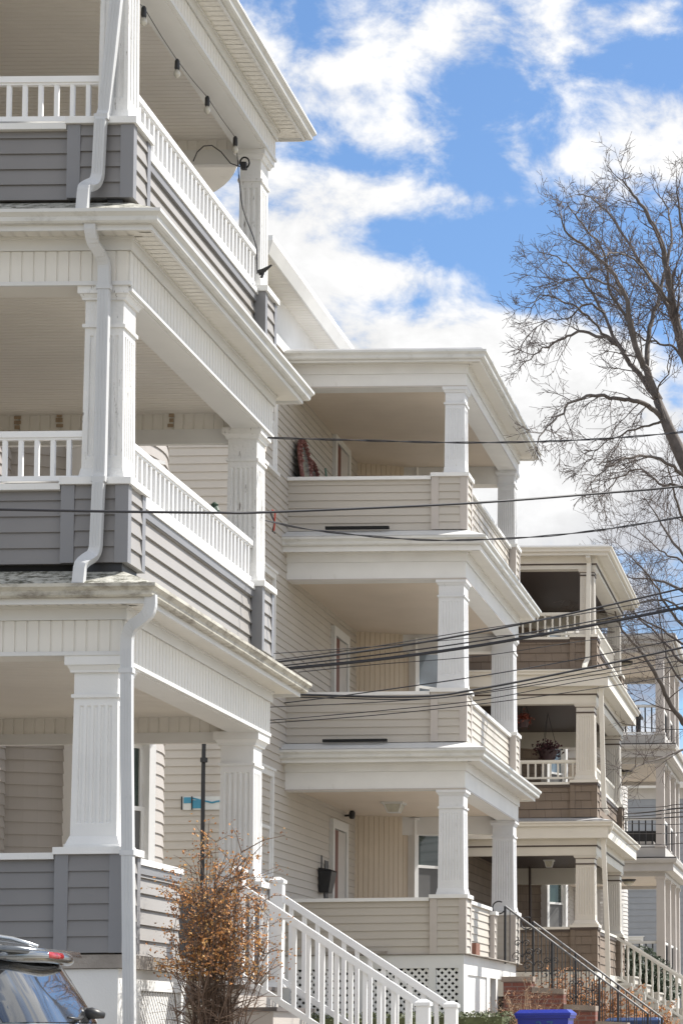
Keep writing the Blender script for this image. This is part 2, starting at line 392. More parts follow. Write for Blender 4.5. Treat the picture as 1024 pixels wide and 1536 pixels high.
def railing(root, p, q, z0, z1, sp, rm, bm_, bw=0.034, rail=(0.065, 0.05), name='railing', ext=0.0, n=None):
    """level balustrade from xy p to q: rails are the part, every baluster a sub-part"""
    p = Vector(p); q = Vector(q); d = (q - p); L = d.length; d.normalize()
    mb = MB(); up = (0, 0, 1)
    mb.bar((p.x, p.y, z1 - rail[1] / 2), (q.x, q.y, z1 - rail[1] / 2), rail[0], rail[1])
    mb.bar((p.x, p.y, z1 - rail[1] - .009), (q.x, q.y, z1 - rail[1] - .009), rail[0] * .62, .018)
    mb.bar((p.x, p.y, z0 + .02), (q.x, q.y, z0 + .02), rail[0] * .8, .04)
    R_ = mb.build(name, rm, root)
    k = int(L / sp); off = (L - (k - 1) * sp) / 2 if k > 1 else L / 2
    b0 = None
    for i in range(k):
        c = p + d * (off + i * sp)
        if b0 is None:
            b = MB(); a = Vector((d.x, d.y, 0)) * bw / 2; g = Vector((-d.y, d.x, 0)) * bw / 2; C = Vector((c.x, c.y, 0))
            lo = [C - a - g, C + a - g, C + a + g, C - a + g]
            b.hexa([v_ + Vector((0, 0, z0 + .038)) for v_ in lo], [v_ + Vector((0, 0, z1 - rail[1] - .016)) for v_ in lo])
            b0 = b.build('baluster', bm_, R_)
        else: dup(b0, (c.x, c.y, z0 + .038), R_)
    return R_

def eave(root, path, so, gt, gut, soffit_m, fascia_m, fr_m, over=0.33, frieze_h=0.13, sb=None, skirt=None, pitch=0.1, gh=0.10, edge=None, frieze_proud=.018, gap=True, gapz=.055):
    """soffit boards, fascia, K gutter and the sloped flashing up to the next half wall"""
    fo = over - 0.11
    (xa, ya), (xb_, yb), (xc, yc), (xd, yd) = path
    s = MB(); gp = .008
    s.sweep(path, [(-.02, so), (fo, so), (fo, so + .012), (-.02, so + .012)])
    x = xa
    while x < xb_ + fo - gp:                       # near side boards run out from the wall
        e = min(x + pitch - gp, xb_ + fo); y_in = yb if e < xb_ else yb - (e - xb_)
        s.quad((x, yb - fo, so - .007), (e, yb - fo, so - .007), (e, y_in, so - .007), (x, y_in, so - .007))
        x += pitch
    y = yb - fo + .02
    while y < yc + fo - gp:
        e = min(y + pitch - gp, yc + fo); x_in = xb_ if y > yb else xb_ + (yb - y)
        if e > yc: x_in = max(x_in, xb_ + (e - yc))
        s.quad((x_in, y, so - .007), (xb_ + fo, y, so - .007), (xb_ + fo, e, so - .007), (x_in, e, so - .007))
        y += pitch
    s.build('soffit', soffit_m, root)
    f = MB(); f.sweep(path, [(fo - .004, so - .03), (fo + .016, so - .03), (fo + .016, gt - .012), (fo - .004, gt - .012)])
    f.build('fascia', fascia_m, root)
    g = MB(); o = fo + .018
    pr = [(o, gt), (o, gt - gh), (o + .045, gt - gh), (o + .058, gt - gh * .86), (o + .062, gt - gh * .55), (over - .012, gt - gh * .36), (over, gt - gh * .26), (over, gt),
          (over - .006, gt), (over - .008, gt - .018), (o + .006, gt - .02), (o + .006, gt)]
    g.sweep(path, pr); g.build('gutter', gut, root)
    fz = MB(); fz.sweep(path, [(0.002, so - frieze_h), (frieze_proud, so - frieze_h), (frieze_proud, so - .001), (0.002, so - .001)])
    fz.sweep(path, [(0.003, so - .028), (frieze_proud + .014, so - .028), (frieze_proud + .014, so - .002), (0.003, so - .002)])
    fz.build('frieze_board', fr_m, root)
    if edge:
        ed = MB(); ed.sweep(path, [(.004, so - frieze_h - .03), (frieze_proud + .006, so - frieze_h - .03), (frieze_proud + .006, so - frieze_h - .001), (.004, so - frieze_h - .001)])
        ed.build('frieze_stripe', edge, root)
    if skirt:
        k = MB(); k.sweep(path, [(over - .05, gt - .01), (over - .03, gt + .006), (-.05, sb - gapz), (-.08, sb - gapz - .02)] if gap else [(over - .03, gt - .01), (over - .012, gt + .012), (.0, sb - .012), (-.09, sb + .0), (-.11, sb - .02)])
        k.build('flashing', skirt, root)
        if not gap: return
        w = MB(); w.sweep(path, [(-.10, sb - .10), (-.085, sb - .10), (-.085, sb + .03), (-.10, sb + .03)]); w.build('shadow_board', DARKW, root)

def porch(root, c):
    """three stacked porches; c = dict of sizes"""
    xf, y0, y1, xb = c['xf'], c['y0'], c['y1'], c['xb']
    path = [(xb, y0), (xf, y0), (xf, y1), (xb, y1)]
    pw, pl = c['pw'], c['pl']; bw = c.get('bw', .3)
    for i, F in enumerate(c['floors']):
        sb, ct, bb, so, gt, cw = F['sb'], F['ct'], F['bb'], F['so'], F['gt'], F['cw']
        ceil = F['ceil']; cd = F.get('cd', cw * 1.02)
        # deck
        d = MB(); d.box((xb, y0 + .1, sb - .12), (xf - .12, y1 - .1, sb + .02)); d.build('porch_floor', WOOD, root)
        # pedestals
        zt = ct - .055
        half_post(root, xf - pw, xf, y0, y0 + pl, sb, zt, c['sid'], c['trim'], c['course'], c['cap'], sidf=c.get('sidf'))
        half_post(root, xf - pw, xf, y1 - pl, y1, sb, zt, c['sid'], c['trim'], c['course'], c['cap'], sidf=c.get('sidf'))
        # low walls: near side, front, far side
        rs = c.get('rec_s', .045); rf = c.get('rec_f', .10); lc = c.get('lowcap', .035)
        w = MB(); w.box((xb, y0 + rs, sb), (xf - pw - .021, y0 + rs + .12, zt - lc))
        w.lap((xb, y0 + rs - .001), (xf - pw - .02, y0 + rs - .001), sb, zt - lc, (0, -1), c['course']); w.build('side_half_wall', c['sid'], root)
        k = MB(); k.box((xb, y0 + rs - .06, zt - lc), (xf - pw - .031, y0 + rs + .16, zt - lc + .05)); k.build('wall_cap', c['cap'], root)
        if c.get('cap_under'):
            k = MB(); k.box((xb, y0 + rs - .035, zt - lc - .05), (xf - pw - .021, y0 + rs - .001, zt - lc - .001)); k.box((xf - pw - .025, y0 - .035, zt - .05), (xf + .035, y0 - .0215, zt - .001)); k.box((xf + .0215, y0 - .02, zt - .05), (xf + .035, y0 + pl, zt - .001))
            k.build('cap_moulding', c['cap_under'], root)
        ya, yb = y0 + pl + .021, F.get('wall_end', y1 - pl - .021)
        w = MB(); w.box((xf - rf - .12, ya, sb), (xf - rf, yb, zt - lc))
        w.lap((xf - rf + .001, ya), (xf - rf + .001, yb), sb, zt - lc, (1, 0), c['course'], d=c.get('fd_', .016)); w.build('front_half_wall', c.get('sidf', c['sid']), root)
        k = MB(); k.box((xf - rf - .16, y0 + pl + .032, zt - lc), (xf - rf + .05, yb, zt - lc + .05)); k.build('wall_cap', c['cap'], root)
        if c.get('under_trim'):
            k = MB(); k.box((xf - rf + .003, ya, zt - lc - .07), (xf - rf + .035, yb, zt - lc - .002)); k.build('cap_moulding', c['under_trim'], root)
        if 'wall_end' in F and F.get('end_post', True):
            half_post(root, xf - .22, xf - .03, F['wall_end'] - .01, F['wall_end'] + .2, sb, zt - .10, c['sid'], c['trim'], c['course'], c['cap'], tw=.05)
        w = MB(); w.box((xb, y1 - .16, sb), (xf - pw - .021, y1 - .05, zt - lc)); w.lap((xb, y1 - .161), (xf - pw - .02, y1 - .161), sb, zt - lc, (0, -1), c['course'])
        w.build('side_half_wall', c['sid'], root)
        # columns
        ins = c.get('ins', .05); fl = F.get('flare', .05)
        for yy in (y0 + ins, y1 - ins - cd):
            near = yy < y0 + 1
            cwid = cw if near else cw * c.get('farw', .92)
            column(root, xf - ins - cwid, xf - ins, yy, yy + cd, ct + .001, F.get('near_bb', bb) if near else bb, F.get('colm', c['colm']), top=F.get('top', .92), nf=F.get('nf', c['nf']), fd=c.get('fd', .01), flare=fl, cap=F.get('capo', .05), bands=c.get('bands'), astr=F.get('astr', .33))
        # beams
        b = MB()
        nb = F.get('near_bb', bb)
        fh = c['frieze_h']
        if c.get('vboards'):
            b.box((xb, y0 + .012, nb + .001), (xf - .012, y0 + bw, so - .002)); b.box((xf - bw, y0 + bw, bb + .001), (xf - .012, y1 - .012, so - .002)); b.box((xb, y1 - bw, bb - .02), (xf - bw, y1 - .012, so - .002))
            b.boards((xb, y0 + .010, nb + .03), (1, 0, 0), (0, 0, 1), (0, -1, 0), xf - .012 - xb, so - fh - nb - .031, .093, .010, .009)
            b.boards((xf - .010, y0 + .012, bb + .03), (0, 1, 0), (0, 0, 1), (1, 0, 0), y1 - y0 - .024, so - fh - bb - .031, .093, .010, .009)
            b.boards((xb, y1 - bw - .004, bb - .0), (1, 0, 0), (0, 0, 1), (0, -1, 0), xf - bw - xb - .01, ceil - bb - .0, .10, .010, .009)
        else:
            b.box((xb, y0 + .003, nb), (xf - .003, y0 + bw, so - .002)); b.box((xf - bw, y0 + bw + .001, bb), (xf - .003, y1 - .003, so - .002)); b.box((xb, y1 - bw, F.get('far_bb', bb)), (xf - bw - .001, y1 - .003, so - .002))
        b.build('porch_beam', c['beam'] if not c.get('vboards') else c['vboards'], root)
        if c.get('vboards'):
            t = MB(); t.box((xb, y0 - .006, nb - .004), (xf + .008, y0 + .03, nb + .028)); t.box((xf - .03, y0 + .031, bb - .004), (xf + .008, y1, bb + .028))
            t.box((xb, y1 - bw - .02, F['far_bb']), (xf - bw, y1 - bw + .05, bb + .01)); t.box((xf - bw + .002, y0 + bw + .001, bb - .012), (xf - .031, y1 - .1, bb))
            t.build('beam_trim', c['beam'], root)
        else:
            t = MB(); t.sweep(path, [(.001, nb - .012), (.007, nb - .012), (.007, nb + .012), (.001, nb + .012)]); t.build('beam_trim', c.get('beam_trim', c['beam']), root)
        cl = MB(); cl.boards((xb, y0 + bw, ceil), (0, 1, 0), (1, 0, 0), (0, 0, -1), y1 - y0 - 2 * bw, xf - bw - xb, .085, .008, .004); cl.box((xb, y0 + bw, ceil + .004), (xf - bw, y1 - bw, ceil + .05))
        cl.build('porch_ceiling', c['ceilm'], root)
        nxt = c['floors'][i + 1]['sb'] if i < 2 else None
        eave(root, path, so, gt, F.get('gut', c['gut']), c['soff'], c['fascia'], c['frz'], over=c['over'], frieze_h=fh, sb=nxt, skirt=(F.get('skirt', c['skirt']) if nxt else None), gh=c.get('gh', .1), edge=c.get('edge'), pitch=c.get('spitch', .1), gap=c.get('gap', True), gapz=F.get('gapz', .055))
        if i == 2:
            r = MB(); o = c['over'] - .04
            r.hexa([(xb, y0 - o, gt + .004), (xf + o, y0 - o, gt + .004), (xf + o, y1 + o, gt + .004), (xb, y1 + o, gt + .004)],
                   [(xb, y0 - o + .06, gt + .05), (xf + o - .05, y0 - o + .05, gt + .05), (xf + o - .05, y1 + o - .05, gt + .05), (xb, y1 + o - .05, gt + .05)])
            r.build('porch_roof', ROOF, root)
        if F.get('rail'):
            rr = F['rail']
            railing(root, (xb, y0 + rr['in']), (xf - ins - cw + .01, y0 + rr['in']), rr['z0'], rr['z1'], rr['sp'], c['railm'], c['railm'])
            railing(root, (xf - rr['in'] - .02, y0 + ins + cd - .01), (xf - rr['in'] - .02, y1 - ins - cd - .0), rr['z0'], rr['z1'], rr['sp'], c['railm'], c['railm'])

def body(root, x0, x1, y0, y1, z0, z1, sid, course, trim, over=0.55, eave_m=None, fz=.35, ext=0.0):
    b = MB(); b.box((x0, y0, z0), (x1, y1, z1)); b.build('wall_core', trim, root)
    s = MB(); s.lap((x0, y0 - .002), (x1 - .07, y0 - .002), z0, z1 - fz, (0, -1), course); s.build('side_wall', sid, root)
    s = MB(); s.lap((x1 + .002, y0 + .07), (x1 + .002, y1 - .07), z0, z1 - fz, (1, 0), course); s.build('front_wall', sid, root)
    t = MB(); t.box((x1 - .08, y0 - .022, z0), (x1 + .022, y0 - .0025, z1 - fz - .01)); t.box((x1 + .0025, y0 - .002, z0), (x1 + .022, y0 + .08, z1 - fz - .01))
    t.sweep([(x0, y0), (x1, y0), (x1, y1)], [(.0, z1 - fz), (.03, z1 - fz), (.03, z1 - .001), (.0, z1 - .001)]); t.build('wall_trim', trim, root)
    e = MB(); p = [(x0, y0 - ext), (x1, y0 - ext), (x1, y1)]
    e.sweep(p, [(-.1, z1), (over, z1), (over, z1 + .03), (-.1, z1 + .03)])
    e.boards((x1, y0 - ext - over + .02, z1 - .0015), (0, 1, 0), (1, 0, 0), (0, 0, -1), y1 - y0 + over + ext, over - .02, .12, .01, .006)
    e.build('main_soffit', SOFF, root)
    e = MB(); e.sweep(p, [(over + .001, z1 - .03), (over + .03, z1 - .03), (over + .10, z1 + .13), (over + .10, z1 + .2), (over + .001, z1 + .2)]); e.build('main_gutter', eave_m or WHITE, root)
    e = MB(); e.box((x0, y0 - over - ext, z1 + .032), (x1 + over, y1 + .1, z1 + .19)); e.build('main_roof', ROOF, root)
    e = MB(); e.box((x0, y0 + .05, z0 - 2.0), (x1 - .05, y1 - .05, z0)); e.build('foundation', CONC, root)

# ================================================================== HOUSE 1 (grey, nearest)
h1 = empty('triple_decker_house', (-5.6, 18.1, 0.8), 'nearest house, dark grey clapboard porches with white fluted posts and white balustrades', 'house', 'triple deckers along the street')
XF1 = -5.605
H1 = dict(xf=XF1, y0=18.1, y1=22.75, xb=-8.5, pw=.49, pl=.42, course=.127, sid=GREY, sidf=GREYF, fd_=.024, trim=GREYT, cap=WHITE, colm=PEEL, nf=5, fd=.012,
          frieze_h=.115, vboards=SOFF, beam=TRIMG, ceilm=CEIL, soff=SOFF, fascia=TRIMG, frz=TRIMG, gut=GUT, skirt=MOSS, over=.33, railm=VINYL, under_trim=GREYT, ins=.055,
          floors=[
    dict(sb=2.265, ct=3.085, bb=4.535, near_bb=4.595, far_bb=4.44, so=4.985, gt=5.10, cw=.365, cd=.34, ceil=4.70, wall_end=20.0, end_post=False, gut=GUTD, flare=.035, capo=.055, colm=WHITE),
    dict(gapz=.018, sb=5.325, ct=6.0, bb=7.52, near_bb=7.56, far_bb=7.385, so=7.95, gt=8.065, cw=.325, cd=.33, ceil=7.69, rail={'in': .10, 'z0': 6.0, 'z1': 6.40, 'sp': .127}, flare=.02, capo=.045),
    dict(sb=8.265, ct=8.92, bb=10.33, near_bb=10.42, far_bb=10.19, so=10.66, gt=10.76, cw=.24, cd=.30, ceil=10.44, rail={'in': .10, 'z0': 8.93, 'z1': 9.30, 'sp': .127}, flare=.015, capo=.045, nf=3)])
porch(h1, H1)
body(h1, -17.5, -8.5, 17.2, 27.4, 1.9, 12.3, TAUPE, .115, TRIMG)
def round_bay(root, cx, cy, r, z0, z1, m, course, ro, soff_m, vertical=False):
    b = MB()
    if vertical:
        n = 84
        for k in range(n):
            a0 = R(-100 + 200 * k / n); a1 = R(-100 + 200 * (k + 1) / n); g = (a1 - a0) * .08
            def P(a, o, z): return (cx + (r + o) * math.cos(a), cy + (r + o) * math.sin(a), z)
            b.quad(P(a0 + g, .008, z0), P(a1 - g, .008, z0), P(a1 - g, .008, z1), P(a0 + g, .008, z1))
            b.quad(P(a1 - g, .008, z0), P(a1 + g, .008, z0), P(a1 + g, .008, z1), P(a1 - g, .008, z1)) if False else b.quad(P(a1 - g, .008, z0), P(a1, -.002, z0), P(a1, -.002, z1), P(a1 - g, .008, z1))
            b.quad(P(a1, -.002, z0), P(a1 + g, .008, z0), P(a1 + g, .008, z1), P(a1, -.002, z1))
    else: b.laparc(cx, cy, r, R(-100), R(100), z0, z1, course, seg=40)
    b.lathe((cx, cy, 0), [(r - .03, z0 - .01), (r - .03, z1)], 48)
    b.build('bay', m, root)
    s = MB(); s.lathe((cx, cy, 0), [(r - .2, z1 + .002), (ro, z1 + .002), (ro, z1 + .04), (r - .2, z1 + .04)], 72); s.build('bay_soffit', soff_m, root)
    s = MB(); s.lathe((cx, cy, 0), [(ro + .002, z1 - .03), (ro + .03, z1 - .03), (ro + .09, z1 + .1), (ro + .09, z1 + .16), (ro + .002, z1 + .16)], 72); s.build('bay_gutter', WHITE, root)
round_bay(h1, -9.0, 25.1, 1.6, 1.9, 11.5, TAUPE, .127, 2.28, SOFF)
for dz in (0, 2.93, 5.86):
    a = R(-33); window(h1, (-9.0 + 1.68 * math.cos(a), 25.1 + 1.68 * math.sin(a), 3.33 + dz), (math.cos(a), math.sin(a)), 1.0, 1.45, VINYL, GLASSB if dz else GLASS, SCREEN, depth=.17)
# front door of the nearest house, reached from the steps
d = MB(); d.box((-8.5, 20.3, 2.29), (-8.44, 21.2, 4.3)); d.build('door', RED, h1)
# base below the first porch
b = MB(); b.box((XF1 - 2.9, 18.13, .5), (XF1 - .02, 18.2, 2.14)); b.box((XF1 - .09, 18.2, 1.98), (XF1 - .02, 20.0, 2.14)); b.box((XF1 - .09, 18.2, .5), (XF1 - .02, 18.34, 1.98)); b.box((XF1 - .09, 18.62, .5), (XF1 - .02, 18.72, 1.98))
b.box((XF1 - .09, 19.85, .5), (XF1 - .02, 20.0, 1.98)); b.build('porch_base', WHITE, h1)
b = MB(); b.box((XF1 - 2.9, 18.1, 2.145), (XF1 + .03, 18.2, 2.25)); b.box((XF1 - .05, 18.2, 2.145), (XF1 + .03, 20.02, 2.25)); b.build('sill_board', WOOD, h1)
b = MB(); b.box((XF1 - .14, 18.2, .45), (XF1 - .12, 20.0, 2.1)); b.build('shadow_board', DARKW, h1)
def lattice(root, o, u, W, H, n, m, pitch=.075, w=.036):
    """diagonal lattice panel: o lower corner, u horizontal unit, n outward"""
    o = Vector(o); u = Vector(u); n = Vector(n); up = Vector((0, 0, 1)); mb = MB(); P = pitch * math.sqrt(2)
    for sgn, dd in ((1, 0.0), (-1, .007)):
        k = -H - P
        while k < W + H:
            # line x = k + z (sgn=1) or x = k + H - z
            pts = []
            z0, z1 = 0.0, H
            xa, xb = (k, k + H) if sgn > 0 else (k + H, k)
            # clip
            def cl(xa, xb):
                t0, t1 = 0.0, 1.0; dx = xb - xa
                for lim, s_ in ((0, 1), (W, -1)):
                    fa = s_ * (xa - lim); fb = s_ * (xb - lim)
                    if fa < 0 and fb < 0: return None
                    if fa < 0: t0 = max(t0, fa / (fa - fb))
                    elif fb < 0: t1 = min(t1, fa / (fa - fb))
                return (t0, t1) if t1 - t0 > .02 else None
            t = cl(xa, xb)
            if t:
                a = o + u * (xa + (xb - xa) * t[0]) + up * (H * t[0]) + n * dd; b_ = o + u * (xa + (xb - xa) * t[1]) + up * (H * t[1]) + n * dd
                mb.bar(a, b_, .006, w, up=n.cross((b_ - a).normalized()))
            k += P
    return mb.build('lattice', m, root)
lattice(h1, (XF1 - .055, 18.34, .7), (0, 1, 0), .28, 1.27, (1, 0, 0), VINYL, .05, .03)
lattice(h1, (XF1 - .055, 18.72, .7), (0, 1, 0), 1.13, 1.27, (1, 0, 0), VINYL, .05, .03)
# downspouts
def spout(root, pts, m=PIPE, w=.088, h=.06, strap=()):
    P_ = [Vector(p) for p in pts]; o_ = [P_[0]]
    for a, b_, c_ in zip(P_, P_[1:], P_[2:]):          # round the elbows
        r_ = min(.03, (b_ - a).length * .45, (c_ - b_).length * .45); p0 = b_ + (a - b_).normalized() * r_; p1 = b_ + (c_ - b_).normalized() * r_
        o_ += [p0, p0.lerp(b_, .5).lerp(b_.lerp(p1, .5), .5), p1]
    pts = [tuple(p) for p in o_ + [P_[-1]]]
    mb = MB(); mb.rtube(pts, w, h, up=(0, -1, 0.001))
    for a, b_ in zip(P_, P_[1:]):                      # pressed ribs down the long runs
        if (a - b_).length > .4:
            for k in (-.25, 0, .25): mb.bar(a + Vector((k * w, -h / 2, 0)), b_ + Vector((k * w, -h / 2, 0)), .007, .008, up=(0, -1, 0))
    for z in strap:
        for a, b_ in zip(pts, pts[1:]):
            if min(a[2], b_[2]) <= z <= max(a[2], b_[2]):
                t = (z - a[2]) / (b_[2] - a[2]); x = a[0] + (b_[0] - a[0]) * t; y = a[1] + (b_[1] - a[1]) * t
                mb.box((x - w * .62, y - h * .62, z - .02), (x + w * .62, y + h * .62, z + .02)); break
    return mb.build('downspout', m, root)
spout(h1, [(-5.66, 17.86, 10.66), (-5.66, 17.9, 10.55), (-5.70, 18.06, 10.42), (-5.71, 18.07, 10.2), (-5.82, 18.07, 8.95), (-5.83, 18.02, 8.87), (-5.845, 18.02, 8.42), (-5.86, 18.0, 8.35), (-5.895, 17.93, 8.30), (-5.9, 17.86, 8.26), (-5.9, 17.82, 8.06)], strap=(8.9,))
spout(h1, [(-5.845, 17.86, 8.02), (-5.845, 17.86, 7.93), (-5.84, 17.9, 7.84), (-5.80, 18.0, 7.76), (-5.79, 18.04, 7.7), (-5.79, 18.045, 7.5), (-5.80, 18.05, 6.02), (-5.80, 18.02, 5.94), (-5.815, 18.02, 5.42), (-5.83, 18.0, 5.36), (-5.86, 17.92, 5.31), (-5.88, 17.86, 5.26), (-5.88, 17.82, 5.1)], strap=(5.97, 7.52))
spout(h1, [(-5.335, 17.86, 5.02), (-5.335, 17.87, 4.93), (-5.36, 17.88, 4.87), (-5.44, 17.92, 4.82), (-5.51, 17.96, 4.79), (-5.55, 17.99, 4.72), (-5.555, 18.0, 4.62), (-5.545, 18.0, 3.9), (-5.51, 18.0, 2.5), (-5.47, 18.0, .75)], strap=(4.45, 3.03))
b = MB(); b.box((-6.0, 18.12, 5.18), (-5.64, 18.5, 5.324)); b.build('post_shoe', BLACK, h1)
b = MB(); b.box((-5.80, 18.12, 8.2), (-5.68, 18.4, 8.264)); b.build('post_shoe', BLACK, h1)

for (u, v) in ((27, 630), (89, 627), (257, 627)):
    p = at(u, v, 22.42); b = MB()
    for k in range(4): b.box((p.x - .028 + random.uniform(-.012, .012), 22.425, p.z - .09 + k * .05), (p.x + .03 + random.uniform(-.015, .012), 22.43, p.z - .06 + k * .05 + random.uniform(0, .015)))
    b.build('glue_residue', mat('brown_glue', (.33, .25, .17), .7, .3, 20), h1)
for k, (nm, col, pts) in enumerate((('red', (.4, .05, .03), ((408, 765), (413, 768), (412, 780), (411, 796))), ('black', (.02, .02, .02), ((406, 770), (412, 783), (409, 797), (413, 800))))):
    b = MB(); b.tube([at(u, v, 22.9) for u, v in pts], .009, 5); tag(b.build('service_wire', mat(nm + '_insulation', col, .5)), nm + ' service wire dangling beside the middle far fluted post', 'wire')
# steps of house 1
def stairs(root, x0, y0, y1, z0, n, rise, run, tm, rm):
    mb = MB(); t2 = MB()
    for k in range(n):
        z = z0 - k * rise; x = x0 + k * run
        t2.box((x - .02, y0 - .02, z - .035), (x + run + .025, y1 + .02, z))
        mb.box((x - .0, y0, z - rise - .3), (x + run - .01, y1, z - .036))
    mb.build('stair_riser', rm, root); t2.build('stair_tread', tm, root)
def newel(root, x, y, z0, z1, m, w=.11, name='newel_post'):
    mb = MB(); mb.frus(x, y, z0, w * .5 + .045, w * .5 + .045, z0 + .05, w * .5 + .012, w * .5 + .012); mb.frus(x, y, z0 + .051, w / 2, w / 2, z1 - .05, w / 2, w / 2)
    mb.frus(x, y, z1 - .049, w / 2 + .014, w / 2 + .014, z1 - .02, w / 2 + .014, w / 2 + .014); mb.frus(x, y, z1 - .0195, w / 2 + .01, w / 2 + .01, z1 + .01, .02, .02)
    return mb.build(name, m, root)
def stair_rail(root, a, b, h, m, bm_, sp=.125, bw=.036, rw=.075, rh=.06, low=.1, name='handrail', turned=False):
    """a, b: feet line ends; rail follows the slope"""
    a = Vector(a); b = Vector(b); up = Vector((0, 0, 1)); d = b - a; L = math.hypot(d.x, d.y)
    mb = MB(); mb.bar(a + up * h, b + up * h, rw, rh); mb.bar(a + up * low, b + up * low, rw * .75, rh * .85)
    r_ = mb.build(name, m, root); n = max(2, int(L / sp)); b0 = None
    for i in range(n):
        t = (i + .7) / (n + .4); c = a + d * t; zl, zh = c.z + low + .01, c.z + h - rh * .3
        if b0 is None:
            q = MB()
            if turned:
                H = zh - zl; q.lathe((c.x, c.y, zl), [(bw * .5, 0), (bw * .5, H * .15), (bw * .25, H * .2), (bw * .55, H * .4), (bw * .3, H * .62), (bw * .5, H * .8), (bw * .5, H)], 8)
            else: q.frus(c.x, c.y, zl, bw / 2, bw / 2, zh, bw / 2, bw / 2)
            b0 = q.build('baluster', bm_, r_)
        else: dup(b0, (c.x, c.y, zl), r_)
    return r_
stairs(h1, -5.5, 20.12, 21.55, 2.05, 6, .195, .30, TREAD, BEIGET)
b = MB(); b.box((-8.4, 20.0, 1.9), (-5.51, 21.6, 2.05)); b.build('landing', TREAD, h1)
for yy in (20.1, 21.52):
    newel(h1, -5.22, yy, 2.05, 3.06, VINYL); newel(h1, -3.62, yy, .95, 1.90, VINYL)
    stair_rail(h1, (-5.18, yy, 2.02), (-3.67, yy, 1.02), .86, VINYL, VINYL)

# ================================================================== HOUSE 2 (beige)
h2 = empty('triple_decker_house', (-5.4, 33.3, 0.85), 'second house back, beige clapboard porches with plain white posts', 'house', 'triple deckers along the street')
H2 = dict(xf=-5.41, y0=33.3, y1=38.75, xb=-8.0, pw=.48, pl=.46, course=.112, sid=BEIGEP, trim=BEIGET, cap=WHITE, colm=COLW, nf=7, fd=.005, farw=.98,
          frieze_h=.14, beam=WHITE, beam_trim=BEIGET, ceilm=CEILW, soff=SOFF, fascia=WHITE, frz=WHITE, gut=GUT, skirt=TRIMG, over=.34, railm=VINYL, ins=.02, gh=.12, spitch=.12, gap=False,
          floors=[
    dict(sb=2.755, ct=3.60, bb=5.115, far_bb=4.90, so=5.515, gt=5.66, cw=.375, ceil=5.20, wall_end=36.2, capo=.035, flare=.02, astr=.28),
    dict(sb=5.80, ct=6.57, bb=8.165, far_bb=7.95, so=8.56, gt=8.73, cw=.39, ceil=8.25, capo=.035, flare=.01, astr=.26),
    dict(sb=8.89, ct=9.72, bb=11.0, far_bb=10.78, so=11.33, gt=11.45, cw=.30, ceil=11.08, capo=.035, flare=.01, astr=.26)])
porch(h2, H2)
body(h2, -17.0, -8.0, 31.3, 43.0, 2.0, 12.12, BEIGE, .112, WHITE, over=.34, fz=.7, ext=.3)
round_bay(h2, -8.5, 40.05, 2.0, 2.0, 11.9, mat('warm_cream_planks', (0.6, 0.52, 0.42), 0.5, 0.05, 1.5), .1, 2.4, SOFF, vertical=True)
for i, dz in enumerate((0, 3.0, 6.05)):
    a = R(-38); window(h2, (-8.5 + 2.07 * math.cos(a), 40.05 + 2.07 * math.sin(a), 3.72 + dz), (math.cos(a), math.sin(a)), .82, 1.42, VINYL, GLASS if i == 0 else GLASSB, SCREEN if i == 0 else GLASSB, depth=.14)
    z = (2.78, 5.82, 8.91)[i]
    # doors in the front wall: casing, reveal, red leaf
    dr = MB(); dr.box((-8.0, 36.22, z), (-7.93, 36.34, z + 2.2)); dr.box((-8.0, 37.2, z), (-7.93, 37.34, z + 2.2)); dr.box((-8.0, 36.341, z + 2.06), (-7.93, 37.199, z + 2.2)); dr.box((-7.99, 36.34, z), (-7.975, 37.2, z + 2.05))
    door = dr.build('door', TRIMG, h2)
    g = MB(); g.box((-7.972, 36.36, z), (-7.945, 36.64, z + 2.04)); g.build('door_leaf', RED, door)
    g = MB(); g.box((-7.972, 36.66, z), (-7.95, 37.18, z + 2.04)); g.build('storm_door', PALE, door)
    window(h2, (-7.99, 32.05, (4.2, 7.0, 9.95)[i] - .4), (1, 0), .95, 1.5, WHITE, GLASSB)
# exposed housewrap on the side wall
X, Z = at(274, 1196, 31.28), at(333, 1196, 31.28); zb, zt = at(274, 1215, 31.28).z, at(274, 1195, 31.28).z
b = MB(); b.box((X.x, 31.27, zb), (Z.x + .4, 31.279, zt)); wr = b.build('housewrap_patch', WRAPW, h2)
b = MB(); b.box((X.x + .02, 31.262, zb + .09), (X.x + .12, 31.268, zt - .01)); b.box((X.x + .14, 31.262, zb + .02), (X.x + .30, 31.268, zt - .05))
pts = [at(u, v, 31.262) for u, v in ((288, 1197), (296, 1199), (303, 1201), (310, 1202), (318, 1204), (326, 1202), (336, 1201), (345, 1202))]
for p, q in zip(pts, pts[1:]): b.bar(p, q, .006, .022, up=(0, 0, 1))
b.build('printed_logo', WRAPB, wr)
b = MB(); b.box((X.x - .012, 31.25, zb), (X.x + .004, 31.268, zt)); b.box((X.x + .125, 31.25, zb), (X.x + .14, 31.268, zt)); b.build('torn_edge', BLACK, wr)
